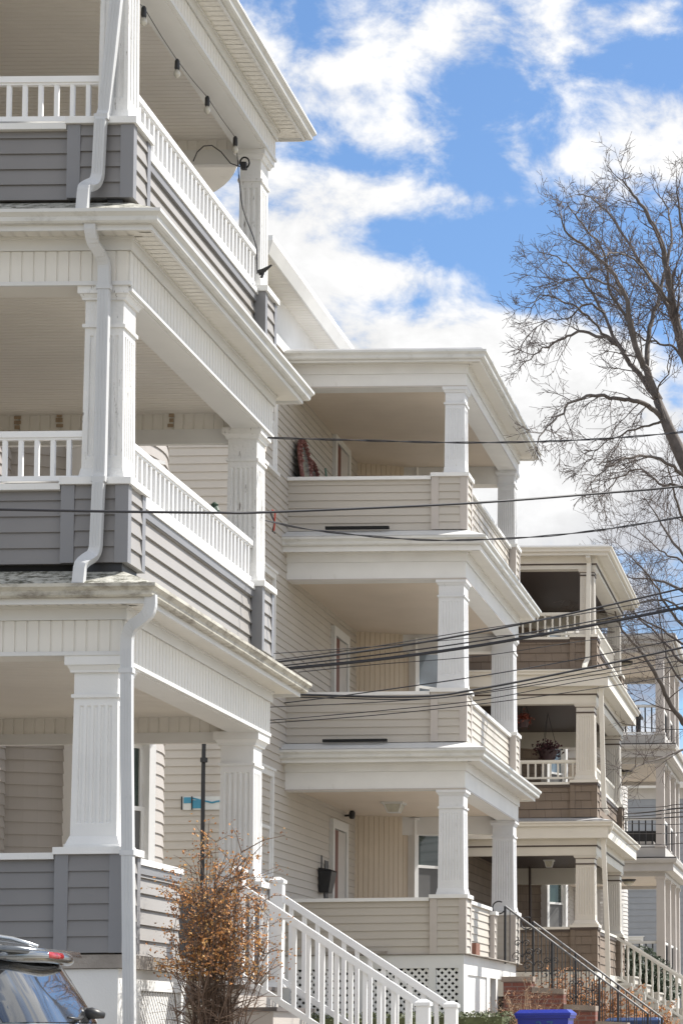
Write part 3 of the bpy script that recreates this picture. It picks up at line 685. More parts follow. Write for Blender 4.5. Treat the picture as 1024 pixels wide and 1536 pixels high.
# base, lattice and steps of house 2
b = MB(); xf = -5.41
b.box((-8.0, 33.32, 2.55), (xf - .02, 33.40, 2.74)); b.box((-8.0, 33.32, .7), (-7.9, 33.4, 2.55)); b.box((xf - .52, 33.32, .7), (xf - .42, 33.4, 2.55)); b.box((xf - .1, 33.32, .7), (xf - .02, 33.4, 2.55)); b.box((-6.95, 33.32, .7), (-6.87, 33.4, 2.55))
b.box((xf - .1, 33.4, 2.46), (xf - .021, 38.6, 2.74)); b.box((xf - .1, 33.4, .7), (xf - .021, 33.7, 2.46)); b.box((xf - .1, 35.5, .7), (xf - .021, 35.8, 2.46)); b.box((xf - .1, 36.4, .7), (xf - .021, 36.6, 2.46)); b.build('porch_base', WHITE, h2)
b = MB(); b.box((-8.0, 33.285, 2.745), (xf + .02, 33.35, 2.757)); b.box((xf - .05, 33.35, 2.742), (xf + .07, 38.7, 2.754)); b.build('sill_board', WOOD, h2)
for x0, x1 in ((-7.9, -6.95), (-6.87, xf - .52), (xf - .42, xf - .1)): lattice(h2, (x0, 33.36, 1.4), (1, 0, 0), x1 - x0, 1.15, (0, -1, 0), VINYL, .072, .036)
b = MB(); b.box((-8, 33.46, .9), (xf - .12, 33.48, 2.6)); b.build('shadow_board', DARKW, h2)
b = MB(); b.box((xf - .06, 33.7, .7), (xf - .05, 35.5, 2.46)); b.boards((xf - .049, 33.7, .7), (0, 1, 0), (0, 0, 1), (1, 0, 0), 1.8, 1.76, .06, .006, .006); b.build('base_panel', VINYL, h2)
stairs(h2, -5.38, 37.25, 38.3, 2.45, 8, .195, .28, CONC, CONC)
def iron_rail(root, a, b, h, posts=2, scroll=()):
    a = Vector(a); b = Vector(b); up = Vector((0, 0, 1)); d = b - a; L = math.hypot(d.x, d.y)
    mb = MB(); mb.cur = 1; mb.tube([a + up * h, b + up * h], .016, 8); mb.cur = 0
    for k in (0, .33, .66, 1): c = a + d * k; mb.tube([c, c + up * h], .021, 6)
    # curled end of the rail
    c = a + up * h
    mb.tube([c + Vector((.10 * math.cos(t) - .10, 0, .10 * math.sin(t) - .02)) for t in [R(60 + 22 * i) for i in range(13)]], .012, 5)
    r_ = mb.build('iron_railing', [IRON, HRAIL], root)
    n = int(L / .125); b0 = None
    for i in range(n):
        t = (i + .6) / n; c = a + d * t
        q_ = (c.x, c.y, c.z + .1)
        if b0 is None:
            q = MB(); q.tube([Vector(q_), Vector(q_) + up * (h - .1)], .008, 5); b0 = q.build('iron_baluster', IRON, r_)
        else: dup(b0, (q_[0], q_[1], q_[2]), r_)
    for t in scroll:
        c = a + d * t + up * (h * .45); s = MB()
        for sg in (-1, 1):
            for kk, zz in ((.085, -.10), (.06, .12)):
                s.tube([c + Vector((sg * (.012 + kk - kk * (1 - i / 22) * math.cos(R(i * 26))), 0, zz + kk * (1 - i / 22) * math.sin(R(i * 26)))) for i in range(20)], .0075, 4)
        s.tube([c + Vector((0, 0, -.18)), c + Vector((0, 0, .28))], .011, 5); s.build('iron_scroll', IRON, r_)
iron_rail(h2, (-5.42, 37.3, 2.72), (-3.15, 37.3, .98), .92, scroll=(.12, .2, .5))
iron_rail(h2, (-5.10, 38.25, 2.45), (-3.0, 38.25, .86), .98, scroll=(.14, .46))

# ================================================================== HOUSE 3 (cream and brown)
h3 = empty('triple_decker_house', (-4.95, 46.5, 0.85), 'third house back, brown shingled porches with cream posts and dark brown ceilings', 'house', 'triple deckers along the street')
H3 = dict(xf=-4.94, y0=46.5, y1=52.2, xb=-7.6, pw=.50, pl=.5, course=.17, sid=BROWN, trim=BROWN, cap=CREAM, colm=CREAMC, nf=6, fd=.006, farw=.98,
          frieze_h=.15, beam=CREAM, ceilm=DKCEIL, soff=CREAM, fascia=CREAM, frz=CREAM, gut=CREAM, skirt=ROOF, over=.36, railm=CREAM, bands=DKBR, edge=DKBR, cap_under=DKBR, under_trim=DKBR, ins=.03, spitch=.3, gap=False,
          floors=[
    dict(sb=2.85, ct=3.76, bb=5.16, so=5.50, gt=5.80, cw=.40, ceil=5.28, far_bb=4.92, capo=.035, flare=.05, astr=.2, wall_end=51.2, end_post=False),
    dict(sb=5.91, ct=6.66, bb=8.21, so=8.55, gt=8.84, cw=.385, ceil=8.33, far_bb=7.98, capo=.035, flare=.03, astr=.2, rail={'in': .16, 'z0': 6.70, 'z1': 7.08, 'sp': .15}),
    dict(sb=8.90, ct=9.60, bb=10.95, so=11.2, gt=11.33, cw=.30, ceil=11.02, far_bb=10.72, capo=.035, flare=.02, astr=.15, rail={'in': .16, 'z0': 9.62, 'z1': 10.08, 'sp': .15})])
porch(h3, H3)
body(h3, -17.0, -7.6, 45.0, 56.5, 2.0, 12.0, BROWN, .17, CREAM, over=.2, eave_m=CREAM)
round_bay(h3, -8.35, 53.6, 2.0, 2.0, 11.6, BROWN, .17, 2.3, CREAM)
for dz in (0, 2.95, 5.95):
    a = R(-28); window(h3, (-8.35 + 2.08 * math.cos(a), 53.6 + 2.08 * math.sin(a), 3.85 + dz), (math.cos(a), math.sin(a)), .8, 1.45, VINYL, GLASS if dz == 0 else GLASSB, SCREEN, depth=.14)
b = MB(); b.tube([at(794, 1300, 51.4), at(795, 1420, 51.4)], .03, 8); b.build('waste_pipe', DKBR, h3)
def pipe3(pts):
    mb = MB(); mb.rtube(pts, .09, .07, up=(0, -1, .001)); mb.build('downspout', CREAM, h3)
pipe3([(-5.07, 46.25, 11.15), (-5.07, 46.44, 11.05), (-5.10, 46.45, 9.1), (-5.14, 46.3, 8.95), (-5.14, 46.2, 8.86)])
pipe3([(-4.74, 46.3, 8.75), (-4.74, 46.3, 8.68), (-4.80, 46.4, 8.55), (-4.83, 46.42, 8.4), (-4.78, 46.42, 6.2), (-4.75, 46.4, 6.05), (-4.7, 46.3, 5.97)])
pipe3([(-4.62, 46.3, 5.75), (-4.64, 46.3, 5.66), (-4.76, 46.4, 5.5), (-4.79, 46.42, 5.35), (-4.72, 46.42, 3.6), (-4.68, 46.42, 1.0)])
b = MB(); b.box((-7.6, 46.52, 2.35), (-4.98, 46.6, 2.83)); b.box((-5.2, 46.52, .8), (-4.98, 46.6, 2.35)); b.box((-5.05, 46.6, 2.6), (-4.98, 52.0, 2.83)); b.box((-7.6, 46.58, .8), (-7.4, 46.6, 2.35)); b.build('porch_base', CREAM, h3)
lattice(h3, (-7.4, 46.56, 1.4), (1, 0, 0), 2.2, .95, (0, -1, 0), DKBR, .08, .04)
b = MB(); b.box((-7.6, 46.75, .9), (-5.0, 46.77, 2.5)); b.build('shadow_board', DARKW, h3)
stairs(h3, -4.9, 51.2, 52.6, 2.84, 10, .18, .27, CONC, CONC)
stair_rail(h3, (-4.98, 51.1, 2.72), (-2.9, 51.1, 1.40), .95, CREAM, CREAM, sp=.13, bw=.05, turned=True)
stair_rail(h3, (-4.98, 52.7, 2.72), (-2.9, 52.7, 1.40), .95, CREAM, CREAM, sp=.13, bw=.05, turned=True)
b = MB()
for k in range(8):
    x = -4.9 + k * .28; z = 2.62 - k * .19; b.box((x, 50.75, z - 1.6), (x + .281, 51.0, z)); b.box((x - .02, 50.72, z), (x + .26, 51.03, z + .06))
b.build('stepped_cheek_wall', STONE, h3)

# ================================================================== HOUSE 4 (pale grey)
h4 = empty('triple_decker_house', (-4.6, 60, 0.85), 'farthest house, pale grey porches with slim square posts and black balusters', 'house', 'triple deckers along the street')
xf, y0, y1, xb = -4.6, 60.0, 65.6, -7.6
P4 = [(xb, y0), (xf, y0), (xf, y1), (xb, y1)]
for sb, bb, so, gt in ((2.95, 5.62, 5.72, 6.06), (6.14, 8.55, 8.66, 9.0), (9.08, 11.45, 11.62, 11.86)):
    b = MB(); b.box((xb, y0 + .05, sb - .08), (xf - .05, y1 - .05, sb)); b.build('porch_floor', PALE, h4)
    b = MB(); b.sweep(P4, [(.02, sb), (.06, sb), (.06, sb + .2), (.02, sb + .2)]) if False else b.box((xb, y0 + .02, sb - .06), (xf, y0 + .08, sb + .22)); b.box((xf - .06, y0 + .081, sb - .06), (xf, y1, sb + .22)); b.build('kick_board', PALE, h4)
    b = MB(); b.box((xb, y0 + .01, bb), (xf - .01, y0 + .22, so)); b.box((xf - .22, y0 + .221, bb), (xf - .01, y1, so)); b.box((xb, y1 - .22, bb), (xf - .221, y1, so)); b.build('porch_beam', PALE, h4)
    b = MB(); b.box((xb, y0 + .22, so - .02), (xf - .22, y1 - .22, so + .02)); b.build('porch_ceiling', CEILW, h4)
    b = MB(); b.sweep(P4, [(0, so), (.22, so + .02), (.22, gt - .02), (0, gt - .02)]); b.build('fascia', PALE, h4)
    b = MB(); b.sweep(P4, [(.221, gt - .12), (.29, gt - .12), (.32, gt - .04), (.32, gt), (.221, gt)]); b.build('gutter', PALE, h4)
    b = MB(); b.sweep(P4, [(-.05, gt + .002), (.30, gt + .002), (.30, gt + .03), (-.05, gt + .06)]); b.build('roof_edge', BLACK if gt < 11 else ROOF, h4)
    b = MB(); b.box((xb, y0, so + .021), (xf, y1, gt - .03)); b.build('floor_framing', PALE, h4)
    for x, y in ((xf - .24, y0 + .02), (xf - .24, y0 + 2.0), (xf - .24, y0 + 3.9), (xf - .24, y1 - .24)):
        b = MB(); b.frus(x + .11, y + .11, sb + .22, .14, .14, sb + .27, .14, .14); b.frus(x + .11, y + .11, sb + .27, .11, .11, bb - .08, .105, .105); b.frus(x + .11, y + .11, bb - .08, .13, .13, bb, .14, .14); b.build('column', PALEC, h4)
    railing(h4, (xb, y0 + .12), (xf - .24, y0 + .12), sb + .25, sb + 1.0, .17, WHITE, IRON, bw=.035)
    railing(h4, (xf - .12, y0 + .25), (xf - .12, y1 - .25), sb + .25, sb + 1.0, .17, WHITE, IRON, bw=.035)
    a = R(-40); window(h4, (-7.55 + 1.2 * math.cos(a), 67.0 + 1.2 * math.sin(a), sb + .55), (math.cos(a), math.sin(a)), .9, 1.75, VINYL, GLASS, SCREEN)
body(h4, -16, -7.6, 58.6, 70.5, 2.1, 12.6, PALE, .11, PALE, over=.3, eave_m=PALE)
round_bay(h4, -8.0, 67.2, 1.75, 2.1, 12.2, PALE, .11, 2.0, SOFF)
b = MB(); b.box((xb, y0 + .03, .8), (xf - .05, y0 + .1, 2.86)); b.box((xf - .1, y0 + .1, .8), (xf - .05, y1, 2.86)); b.build('porch_base', PALE, h4)
# a fifth house glimpsed through the porches of the fourth
h5 = empty('far_house', (-7, 76, .85), 'blue grey clapboard house seen between the posts behind the farthest porches', 'house')
body(h5, -16, -5.0, 76, 84, 2.0, at(960, 1176, 76).z - .15, BLUEG, .2, PALE, over=.4, eave_m=WHITE)
for z in (3.4, 6.4): window(h5, (-7.0, 75.95, z), (0, -1), .9, 1.3, WHITE, GLASS)

# ================================================================== loose things on the houses
GL = 'porch ceiling lights'
def ceiling_light(p, label, dome=False, m=FROST, k=1.0):
    t = empty('ceiling_light', p, label, 'ceiling light', GL); x, y, z = p
    if dome:
        b = MB(); b.lathe((x, y, z), [(.17, -.05), (.2, -.02), (.2, 0)], 20); b.build('fixture_base', BLACK, t)
        b = MB(); b.lathe((x, y, z), [(.03, -.17), (.1, -.14), (.165, -.055)], 20); b.build('lamp_shade', FROST, t, smooth=True)
    else:
        b = MB(); b.box((x - .17 * k, y - .17 * k, z - .03), (x + .17 * k, y + .17 * k, z)); b.build('fixture_base', TRIMG, t)
        b = MB(); b.frus(x, y, z - .15, .085 * k, .085 * k, z - .031, .13 * k, .13 * k); b.build('lamp_shade', m, t)
        b = MB()
        for sx, sy in ((1, 1), (1, -1), (-1, 1), (-1, -1)): b.bar((x + sx * .087 * k, y + sy * .087 * k, z - .152), (x + sx * .133 * k, y + sy * .133 * k, z - .03), .012, .012)
        b.box((x - .092 * k, y - .092 * k, z - .16), (x + .092 * k, y + .092 * k, z - .15)); b.build('lamp_frame', TRIMG, t)
ceiling_light((-6.95, 36.0, 5.195), 'square glass lamp under the ground floor ceiling of the beige house')
ceiling_light((-6.25, 49.4, 5.275), 'square glass lamp under the lowest dark brown ceiling', k=.65)
p = at(937, 1172, 62.5); ceiling_light((p.x, 62.5, 8.64), 'dark dome lamp under the middle ceiling of the farthest house', True)
p = at(942, 1338, 62.5); ceiling_light((p.x, 62.5, 5.7), 'dark dome lamp under the lowest ceiling of the farthest house', True)
p = at(938, 1022, 62.5); ceiling_light((p.x, 62.5, 11.6), 'dark dome lamp under the top ceiling of the farthest house', True)
# letter box by the door
q = at(481, 1316, 35.75)
t = empty('letter_box', (-7.98, 35.6, 3.7), 'black letter box on the beige clapboards beside the ground floor door', 'letter box')
b = MB(); b.hexa([(-7.975, 35.45, 3.78), (-7.84, 35.48, 3.78), (-7.84, 35.75, 3.78), (-7.975, 35.78, 3.78)], [(-7.975, 35.43, 4.12), (-7.78, 35.43, 4.10), (-7.78, 35.8, 4.10), (-7.975, 35.8, 4.12)]); b.build('box', BLACK, t)
b = MB(); b.hexa([(-7.975, 35.42, 4.125), (-7.77, 35.42, 4.105), (-7.77, 35.81, 4.105), (-7.975, 35.81, 4.125)], [(-7.975, 35.42, 4.16), (-7.8, 35.42, 4.13), (-7.8, 35.81, 4.13), (-7.975, 35.81, 4.16)]); b.build('lid', BLACK, t)
b = MB(); b.tube([(-7.9, 35.5, 3.8), (-7.9, 35.5, 3.6)], .012, 5); b.tube([(-7.95, 35.5, 4.1), (-7.95, 35.5, 4.35)], .012, 5); b.box((-7.985, 35.85, 3.6), (-7.975, 36.1, 4.3)); b.build('bracket', IRON, t)
t = MB(); t.lathe((-7.85, 37.2, 5.06), [(.03, 0), (.05, .03), (.05, .1), (.03, .13)], 10); t.bar((-7.98, 37.3, 5.12), (-7.85, 37.2, 5.12), .03, .03)
tag(t.build('security_camera', BLACK), 'small black camera up beside the ground floor door casing', 'security camera')
# carved mirror frames and pole on the top beige porch
def arch_frame(y0, y1, h, label):
    t = empty('mirror_frame', (-7.85, y0, 8.93), label, 'mirror', 'mirror frames on the top beige porch'); z = 8.93; b = MB(); g = MB(); w = y1 - y0
    pts = []
    for k in range(15):
        a = math.pi * k / 14; zz = z + h * .74 + h * .26 * math.sin(a); pts.append(Vector((-7.72 - .2 * (zz - z) / h, y0 + w / 2 - w / 2 * math.cos(a), zz)))
    full = [Vector((-7.72, y0, z))] + pts + [Vector((-7.72, y1, z))]
    b.tube(full, .032, 6)
    for q in full[1:-1]: b.lathe((q.x + .02, q.y, q.z), [(.012, -.04), (.045, 0), (.012, .04)], 6)
    b.build('frame', RUST, t); g.quad(*[tuple(p) for p in full]); g.build('mirror_glass', MIRR, t)
arch_frame(33.55, 34.15, 1.42, 'tall arched mirror with carved dark red frame leaning on the top beige porch wall')
arch_frame(34.2, 34.75, 1.25, 'lower arched mirror in carved frame, right beside the tall one on the top beige porch')
b = MB(); b.tube([(-7.7, 35.2, 8.93), (-7.85, 35.1, 10.25)], .014, 6); tag(b.build('garden_pole', POLEG), 'thin green pole leaning on the top beige porch wall', 'pole')
# dark planks lying on the beige skirt roofs
for (u0, u1, v, Y, z, lab) in ((488, 583, 792, 33.2, 8.885, 'dark plank lying on the flashing below the top beige porch'), (484, 580, 1108, 33.2, 5.795, 'dark plank lying on the flashing below the middle beige porch'), (480, 580, 1424, 33.2, 2.76, 'brown plank lying on the sill below the lowest beige porch')):
    a, c_ = at(u0, v, Y), at(u1, v, Y); b = MB(); b.box((a.x, Y - .03, z), (c_.x, Y + .04, z + .038)); tag(b.build('plank', DARKW if z > 3 else WOOD), lab, 'plank', 'planks along the beige porches')
# string lights and cord on the top porch
st = empty('string_lights', (-5.95, 18.5, 10.3), 'festoon lights with black sockets strung along the top grey porch beam', 'string lights')
bulbs = [(216, 18, 18.9), (266, 97, 19.9), (311, 152, 20.9), (353, 212, 21.95)]
pts = []; b = MB()
for (u, v, Y) in bulbs: pts.append(at(u, v, Y))
path = [at(205, 2, 18.5)]
for i, p in enumerate(pts):
    path.append(p + Vector((0, 0, .04)))
    if i < 3: mid = (p + pts[i + 1]) / 2; path.append(mid + Vector((0, 0, .03)))
path.append(at(356, 235, 22.05)); path.append(at(358, 262, 22.1))
b.tube(path, .0038, 5); b.build('light_cord', CABLE, st)
b0 = None
for p in pts:
    s = MB(); s.lathe((p.x, p.y, p.z), [(.012, .05), (.022, .03), (.024, -.03), (.02, -.045)], 10); so_ = s.build('socket', BLACK, st)
    g = MB(); g.lathe((p.x, p.y, p.z), [(.015, -.046), (.03, -.075), (.03, -.095), (.012, -.12)], 10); g.build('light_bulb', BULB, so_, smooth=True)
b = MB(); p = [at(u, v, Y) for u, v, Y in ((290, 242, 22.0), (296, 228, 22.0), (306, 219, 22.05), (318, 218, 22.1), (332, 228, 22.15), (346, 245, 22.2), (360, 250, 22.22))]
b.tube(p, .006, 5); tag(b.build('loose_cable', CABLE), 'thin black cable arching up from the top balustrade to the far fluted post', 'cable')
b = MB(); c = at(367, 244, 22.2)
b.tube([c + Vector((.045 * math.cos(R(i * 24)), 0, .055 * math.sin(R(i * 24)))) for i in range(32)], .008, 5); b.box((c.x - .03, c.y - .03, c.z - .07), (c.x + .02, c.y + .02, c.z)); tag(b.build('cable_coil', BLACK), 'coil of black cable hung on the top far fluted post', 'cable coil')
b = MB(); b.tube([at(u, v, Y) for u, v, Y in ((358, 262, 22.15), (362, 300, 22.15), (364, 312, 22.15), (372, 335, 22.1), (380, 355, 22.1), (385, 372, 22.1), (386, 411, 22.12))], .006, 5); tag(b.build('extension_cord', CABLE), 'black cord dropping down the top far fluted post to the half wall', 'cord')
t = empty('spotlight', at(392, 417, 22.25), 'small black spotlight standing on the top half wall by the far post', 'spotlight'); q = at(392, 417, 22.2)
b = MB(); b.tube([q, q + Vector((.02, 0, .06))], .014, 6); b.build('foot', BLACK, t); b = MB(); b.tube([q + Vector((-.03, 0, .05)), q + Vector((.03, 0, .08)), q + Vector((.10, 0, .13))], [.03, .022, .008], 8); b.build('lamp_head', BLACK, t)
q = at(322, 766, 21.3); b = MB(); b.lathe((q.x, q.y, q.z), [(.02, -.05), (.045, -.03), (.05, 0), (.03, .04), (.035, .06), (.01, .08)], 9); tag(b.build('insulator_clamp', mat('dark_green_plastic', (.02, .05, .03), .5)), 'dark green clamp where the cable meets the middle white handrail', 'clamp')
# conduit pole on the side wall
b = MB(); P = [at(u, v, 31.1) for u, v in ((304, 1090), (306, 1115), (305, 1160), (304, 1260), (303, 1420))]; b.tube(P, .028, 8); q = at(306, 1140, 31.05); b.lathe((q.x, q.y, q.z), [(.05, -.03), (.05, .03)], 8)
tag(b.build('cable_conduit', BLACK), 'black conduit running up the beige side wall past the blue wrap patch', 'conduit')
# hanging baskets and plants on house 3
def basket(p, r, label, m):
    t = empty('hanging_basket', p, label, 'hanging basket', 'hanging baskets on the brown porches'); b = MB(); x, y, z = p
    b.lathe(p, [(r * .5, -r * .9), (r * .8, -r * .2), (r * .85, 0)], 14); b.build('pot', mat('plum_pot', (.06, .035, .04), .6), t)
    b = MB()
    for k in range(420):
        d = Vector((random.gauss(0, .38), random.gauss(0, .38), random.gauss(.05, .28))); c = Vector(p) + d * r * 1.2; s = r * .22
        a1 = Vector((random.uniform(-1, 1), random.uniform(-1, 1), random.uniform(-1, 1))).normalized() * s; a2 = a1.orthogonal().normalized() * s * .6
        b.quad(c, c + a1 * .5 + a2, c + a1, c + a1 * .5 - a2)
    b.build('foliage', m, t)
    b = MB()
    for k in range(3): a = k * 2.1; b.tube([Vector(p) + Vector((r * .8 * math.cos(a), r * .8 * math.sin(a), 0)), Vector(p) + Vector((0, 0, r * 3.2))], .006, 4)
    b.build('hanger', IRON, t)
basket(tuple(at(821, 1126, 48.6)), .25, 'dark red hanging basket above the middle brown porch railing', mat('wine_foliage', (.06, .02, .025), .7, .4, 9))
basket(tuple(at(784, 1080, 47.6)), .17, 'rusty orange hanging basket half hidden behind the beige house post', mat('rust_foliage', (.22, .05, .03), .7, .4, 9))
# porch table and seats on house 4
t = empty('garden_table', (-5.9, 61.6, 9.08), 'dark slatted table standing on the top porch of the farthest house', 'table'); b = MB(); b.box((-6.8, 61, 9.9), (-5.3, 61.7, 9.96)); b.build('table_top', BLACK, t)
for x in (-6.7, -5.4):
    for y in (61.1, 61.6): b = MB(); b.box((x - .04, y - .04, 9.08), (x + .04, y + .04, 9.9)); b.build('leg', BLACK, t)
t = empty('wicker_sofa', (-5.6, 61.6, 6.14), 'dark wicker sofa behind the middle porch balusters of the farthest house', 'sofa'); b = MB(); b.box((-6.6, 61.2, 6.3), (-4.95, 61.9, 6.52)); b.build('seat', BLACK, t); b = MB(); b.box((-6.6, 61.9, 6.3), (-4.95, 62.0, 6.95)); b.build('backrest', BLACK, t); b = MB(); b.box((-6.55, 61.3, 6.52), (-5.0, 61.88, 6.62)); b.build('cushion', PALE, t)
for x in (-6.5, -5.05): b = MB(); b.box((x - .04, 61.25, 6.14), (x + .04, 61.85, 6.3)); b.build('leg', BLACK, t)
# small things sitting on the beige sill
b = MB(); b.box((-5.47, 34.0, 2.757), (-5.36, 34.35, 2.93)); tag(b.build('wood_block', mat('red_brown_wood', (.2, .09, .06), .7)), 'red brown wood block on the sill under the beige front half wall', 'wood block')

# ================================================================== brick pier, planters, bins, hedges
t = empty('brick_pier', (-5.3, 37.2, .85), 'red brick pier with grey coping beside the iron railed steps', 'brick pier')
b = MB(); b.box((-5.36, 36.7, .6), (-4.92, 37.1, 2.42)); b.build('brickwork', BRICK, t); b = MB(); b.box((-5.39, 36.67, 2.42), (-4.89, 37.13, 2.5)); b.build('coping', COPE, t)
t = empty('brick_step_wall', (-4.6, 37.0, .85), 'stepped low brick wall with stone coping running down beside the iron rail', 'wall')
b = MB(); c_ = MB()
for k in range(3):
    x = -4.915 + k * .5; z = 2.24 - k * .27; b.box((x, 36.72, .6), (x + .495, 37.08, z)); c_.hexa([(x, 36.68, z), (x + .5, 36.68, z - .02), (x + .5, 37.12, z - .02), (x, 37.12, z)], [(x, 36.68, z + .09), (x + .5, 36.68, z + .06), (x + .5, 37.12, z + .06), (x, 37.12, z + .09)])
b.build('brickwork', BRICK, t); c_.build('coping', COPE, t)
def bin_(p, label, body_m, lid_m, w=.62, d=.7, h=1.05, text=None, group='wheelie bins at the kerb'):
    x, y, z = p; t = empty('wheelie_bin', p, label, 'wheelie bin', group)
    b = MB(); b.frus(x, y, z + .06, w * .4, d * .38, z + h - .09, w * .48, d * .47); b.frus(x, y, z + h - .089, w * .51, d * .5, z + h - .05, w * .52, d * .51); b.build('bin_body', body_m, t)
    b = MB(); b.frus(x, y, z + h - .049, w * .53, d * .52, z + h - .015, w * .53, d * .52); b.frus(x, y, z + h - .0145, w * .52, d * .51, z + h + .035, w * .44, d * .42); b.build('lid', lid_m, t)
    b = MB(); b.tube([(x - w * .4, y + d * .55, z + h - .1), (x + w * .4, y + d * .55, z + h - .1)], .018, 8); b.build('handle', body_m, t)
    for sx in (-1, 1): b = MB(); b.lathe((x + sx * w * .38, y + d * .4, z + .1), [(.03, -.03), (.1, -.03), (.1, .03), (.03, .03)], 14, 'y'); b.build('wheel', RUB, t)
    if text:
        cu = bpy.data.curves.new('bin_number', 'FONT'); cu.body = text; cu.size = .2; cu.extrude = .002; cu.space_character = 1.5; cu.align_x = 'CENTER'
        o = bpy.data.objects.new('bin_number', cu); COL.objects.link(o); bpy.context.view_layer.update()
        me = bpy.data.meshes.new_from_object(o); bpy.data.objects.remove(o); me.materials.append(CHALK)
        o = bpy.data.objects.new('bin_number', me); COL.objects.link(o); o.parent = t; o.rotation_euler = (R(88), 0, 0); o.location = (0.02, -d * .47 - .006, h - .265)
p = at(818, 1514, 33); bin_((p.x, 33, p.z - 1.09), 'royal blue wheelie bin marked 27 in front of the brick pier', BINB, BINB, w=.74, text='27')
p = at(950, 1526, 40); bin_((p.x, 40, p.z - 1.09), 'navy wheelie bin with flat lid near the foot of the iron rails', BIND, BIND, w=.9)

def leafcloud(b, c, rx, ry, rz, n, s, flat=0.0, box=False):
    for k in range(n):
        while True:
            d = Vector((random.uniform(-1, 1), random.uniform(-1, 1), random.uniform(-1, 1)))
            if box or d.length < 1: break
        if random.random() < .6 and not box: d = d.normalized() * random.uniform(.75, 1.02)
        q = Vector(c) + Vector((d.x * rx, d.y * ry, d.z * rz)); z = s * random.uniform(.5, 1.3)
        a1 = Vector((random.uniform(-1, 1), random.uniform(-1, 1), random.uniform(-1, 1))).normalized() * z; a2 = a1.orthogonal().normalized() * z * .45
        b.quad(q, q + a1 * .5 + a2, q + a1, q + a1 * .5 - a2)
# clipped hedge in front of beige house
q0, q1 = at(640, 1536, 32.3), at(766, 1522, 32.3)
b = MB(); b.box((-7.6, 32.0, .85), (q1.x - .08, 32.7, q1.z - .03)); leafcloud(b, ((-7.6 + q1.x) / 2, 32.35, q1.z - .12), (q1.x + 7.6) / 2, .4, .16, 6500, .035, box=True)
tag(b.build('hedge', GRNL), 'low clipped hedge in front of the beige porch lattice', 'hedge')
# evergreen by house 3
q = at(975, 1478, 56)
t = empty('evergreen_bush', (q.x, 56, .85), 'dark evergreen bush behind the cream balustrade', 'bush')
b = MB(); b.tube([(q.x, 56, .6), (q.x, 56, 2.4)], [.06, .03], 8); b.build('trunk', BARK, t)
b = MB()
for (u, v, r) in ((965, 1447, .4), (985, 1462, .38), (950, 1470, .35), (998, 1485, .34), (975, 1500, .5), (945, 1435, .22)): leafcloud(b, at(u, v, 56 + random.uniform(-.3, .3)), r, r, r * 1.05, 900, .07)
b.build('crown', GRN, t)

def shrub(name, base, label, cat, stems, spread, height, leaf_n, leaf_m, leaf_s, stem_m=STEM, group=None, top=.45, r0=.009, sm=2, lean=(0, 0), leaf_top=.0):
    t = empty(name, base, label, cat, group); b = MB(); tips = []; B = Vector(base)
    for k in range(stems):
        a = random.uniform(0, 2 * math.pi); rr = random.random() ** .6; h = height * random.uniform(.6, 1.0) * (1 - .25 * rr)
        e = B + Vector((math.cos(a) * spread[0] * rr + lean[0], math.sin(a) * spread[1] * rr + lean[1], h)); s = B + Vector((random.uniform(-.13, .13), random.uniform(-.1, .1), 0))
        pts = []; n = 7
        for i in range(n + 1):
            u = i / n; p = s.lerp(e, u); p.x = s.x + (e.x - s.x) * u ** 1.5; p.y = s.y + (e.y - s.y) * u ** 1.5; p += Vector((random.gauss(0, .018), random.gauss(0, .018), 0)) * (1 if 0 < i else 0); pts.append(p)
        R0 = r0 * random.uniform(.6, 1.5); b.tube(pts, [R0 * (1 - .75 * i / n) for i in range(n + 1)], 4, cap=False)
        for j in range(sm * 3):
            i = random.randint(2, n); p = pts[i]; d = Vector((random.gauss(0, 1), random.gauss(0, 1), random.uniform(.1, 1.3))).normalized() * random.uniform(.12, .38) * height / 2.3
            mid = p + d * .5 + Vector((0, 0, .02)); e2 = p + d + Vector((0, 0, -.02)); b.tube([p, mid, e2], [R0 * .4, R0 * .3, R0 * .15], 3, cap=False)
            tips += [mid, e2]
        tips += pts[4:]
    b.build('stems', stem_m, t)
    tips = [p for p in tips if p.z - B.z > height * leaf_top] or tips
    lm = leaf_m if isinstance(leaf_m, list) else [leaf_m]; b = MB()
    for k in range(leaf_n):
        p = random.choice(tips) + Vector((random.gauss(0, .03), random.gauss(0, .03), random.gauss(0, .03))); b.cur = random.randrange(len(lm))
        z = leaf_s * random.uniform(.5, 1.3); a1 = Vector((random.uniform(-1, 1), random.uniform(-1, 1), random.uniform(-1.5, .5))).normalized() * z; a2 = a1.orthogonal().normalized() * z * .35; cu = a1.cross(a2).normalized() * z * .15
        b.quad(p, p + a1 * .5 + a2 + cu, p + a1); b.quad(p, p + a1, p + a1 * .5 - a2 + cu)
    b.build('leaves', lm, t)
shrub('dry_shrub', (-5.12, 18.95, .85), 'tall leggy shrub with dry orange leaves between the downspout and the white stair rail', 'shrub', 80, (.47, .32), 2.5, 6200, [LEAFO, LEAFO, LEAFO2, LEAFB], .025, r0=.010, sm=4, leaf_top=.5, lean=(.03, 0))
for (u, v, Y, sp, h, n, lab) in ((735, 1400, 35.6, .5, .9, 0, ''),):
    pass
SG = 'dead brown shrubs by the steps'
q = at(790, 1536, 35.6); shrub('bare_shrub', (q.x, 35.6, .85), 'bare tan shrub in front of the red brick pier', 'shrub', 95, (.85, .4), 1.72, 900, LEAFB, .045, TAN, SG, r0=.005, sm=3)
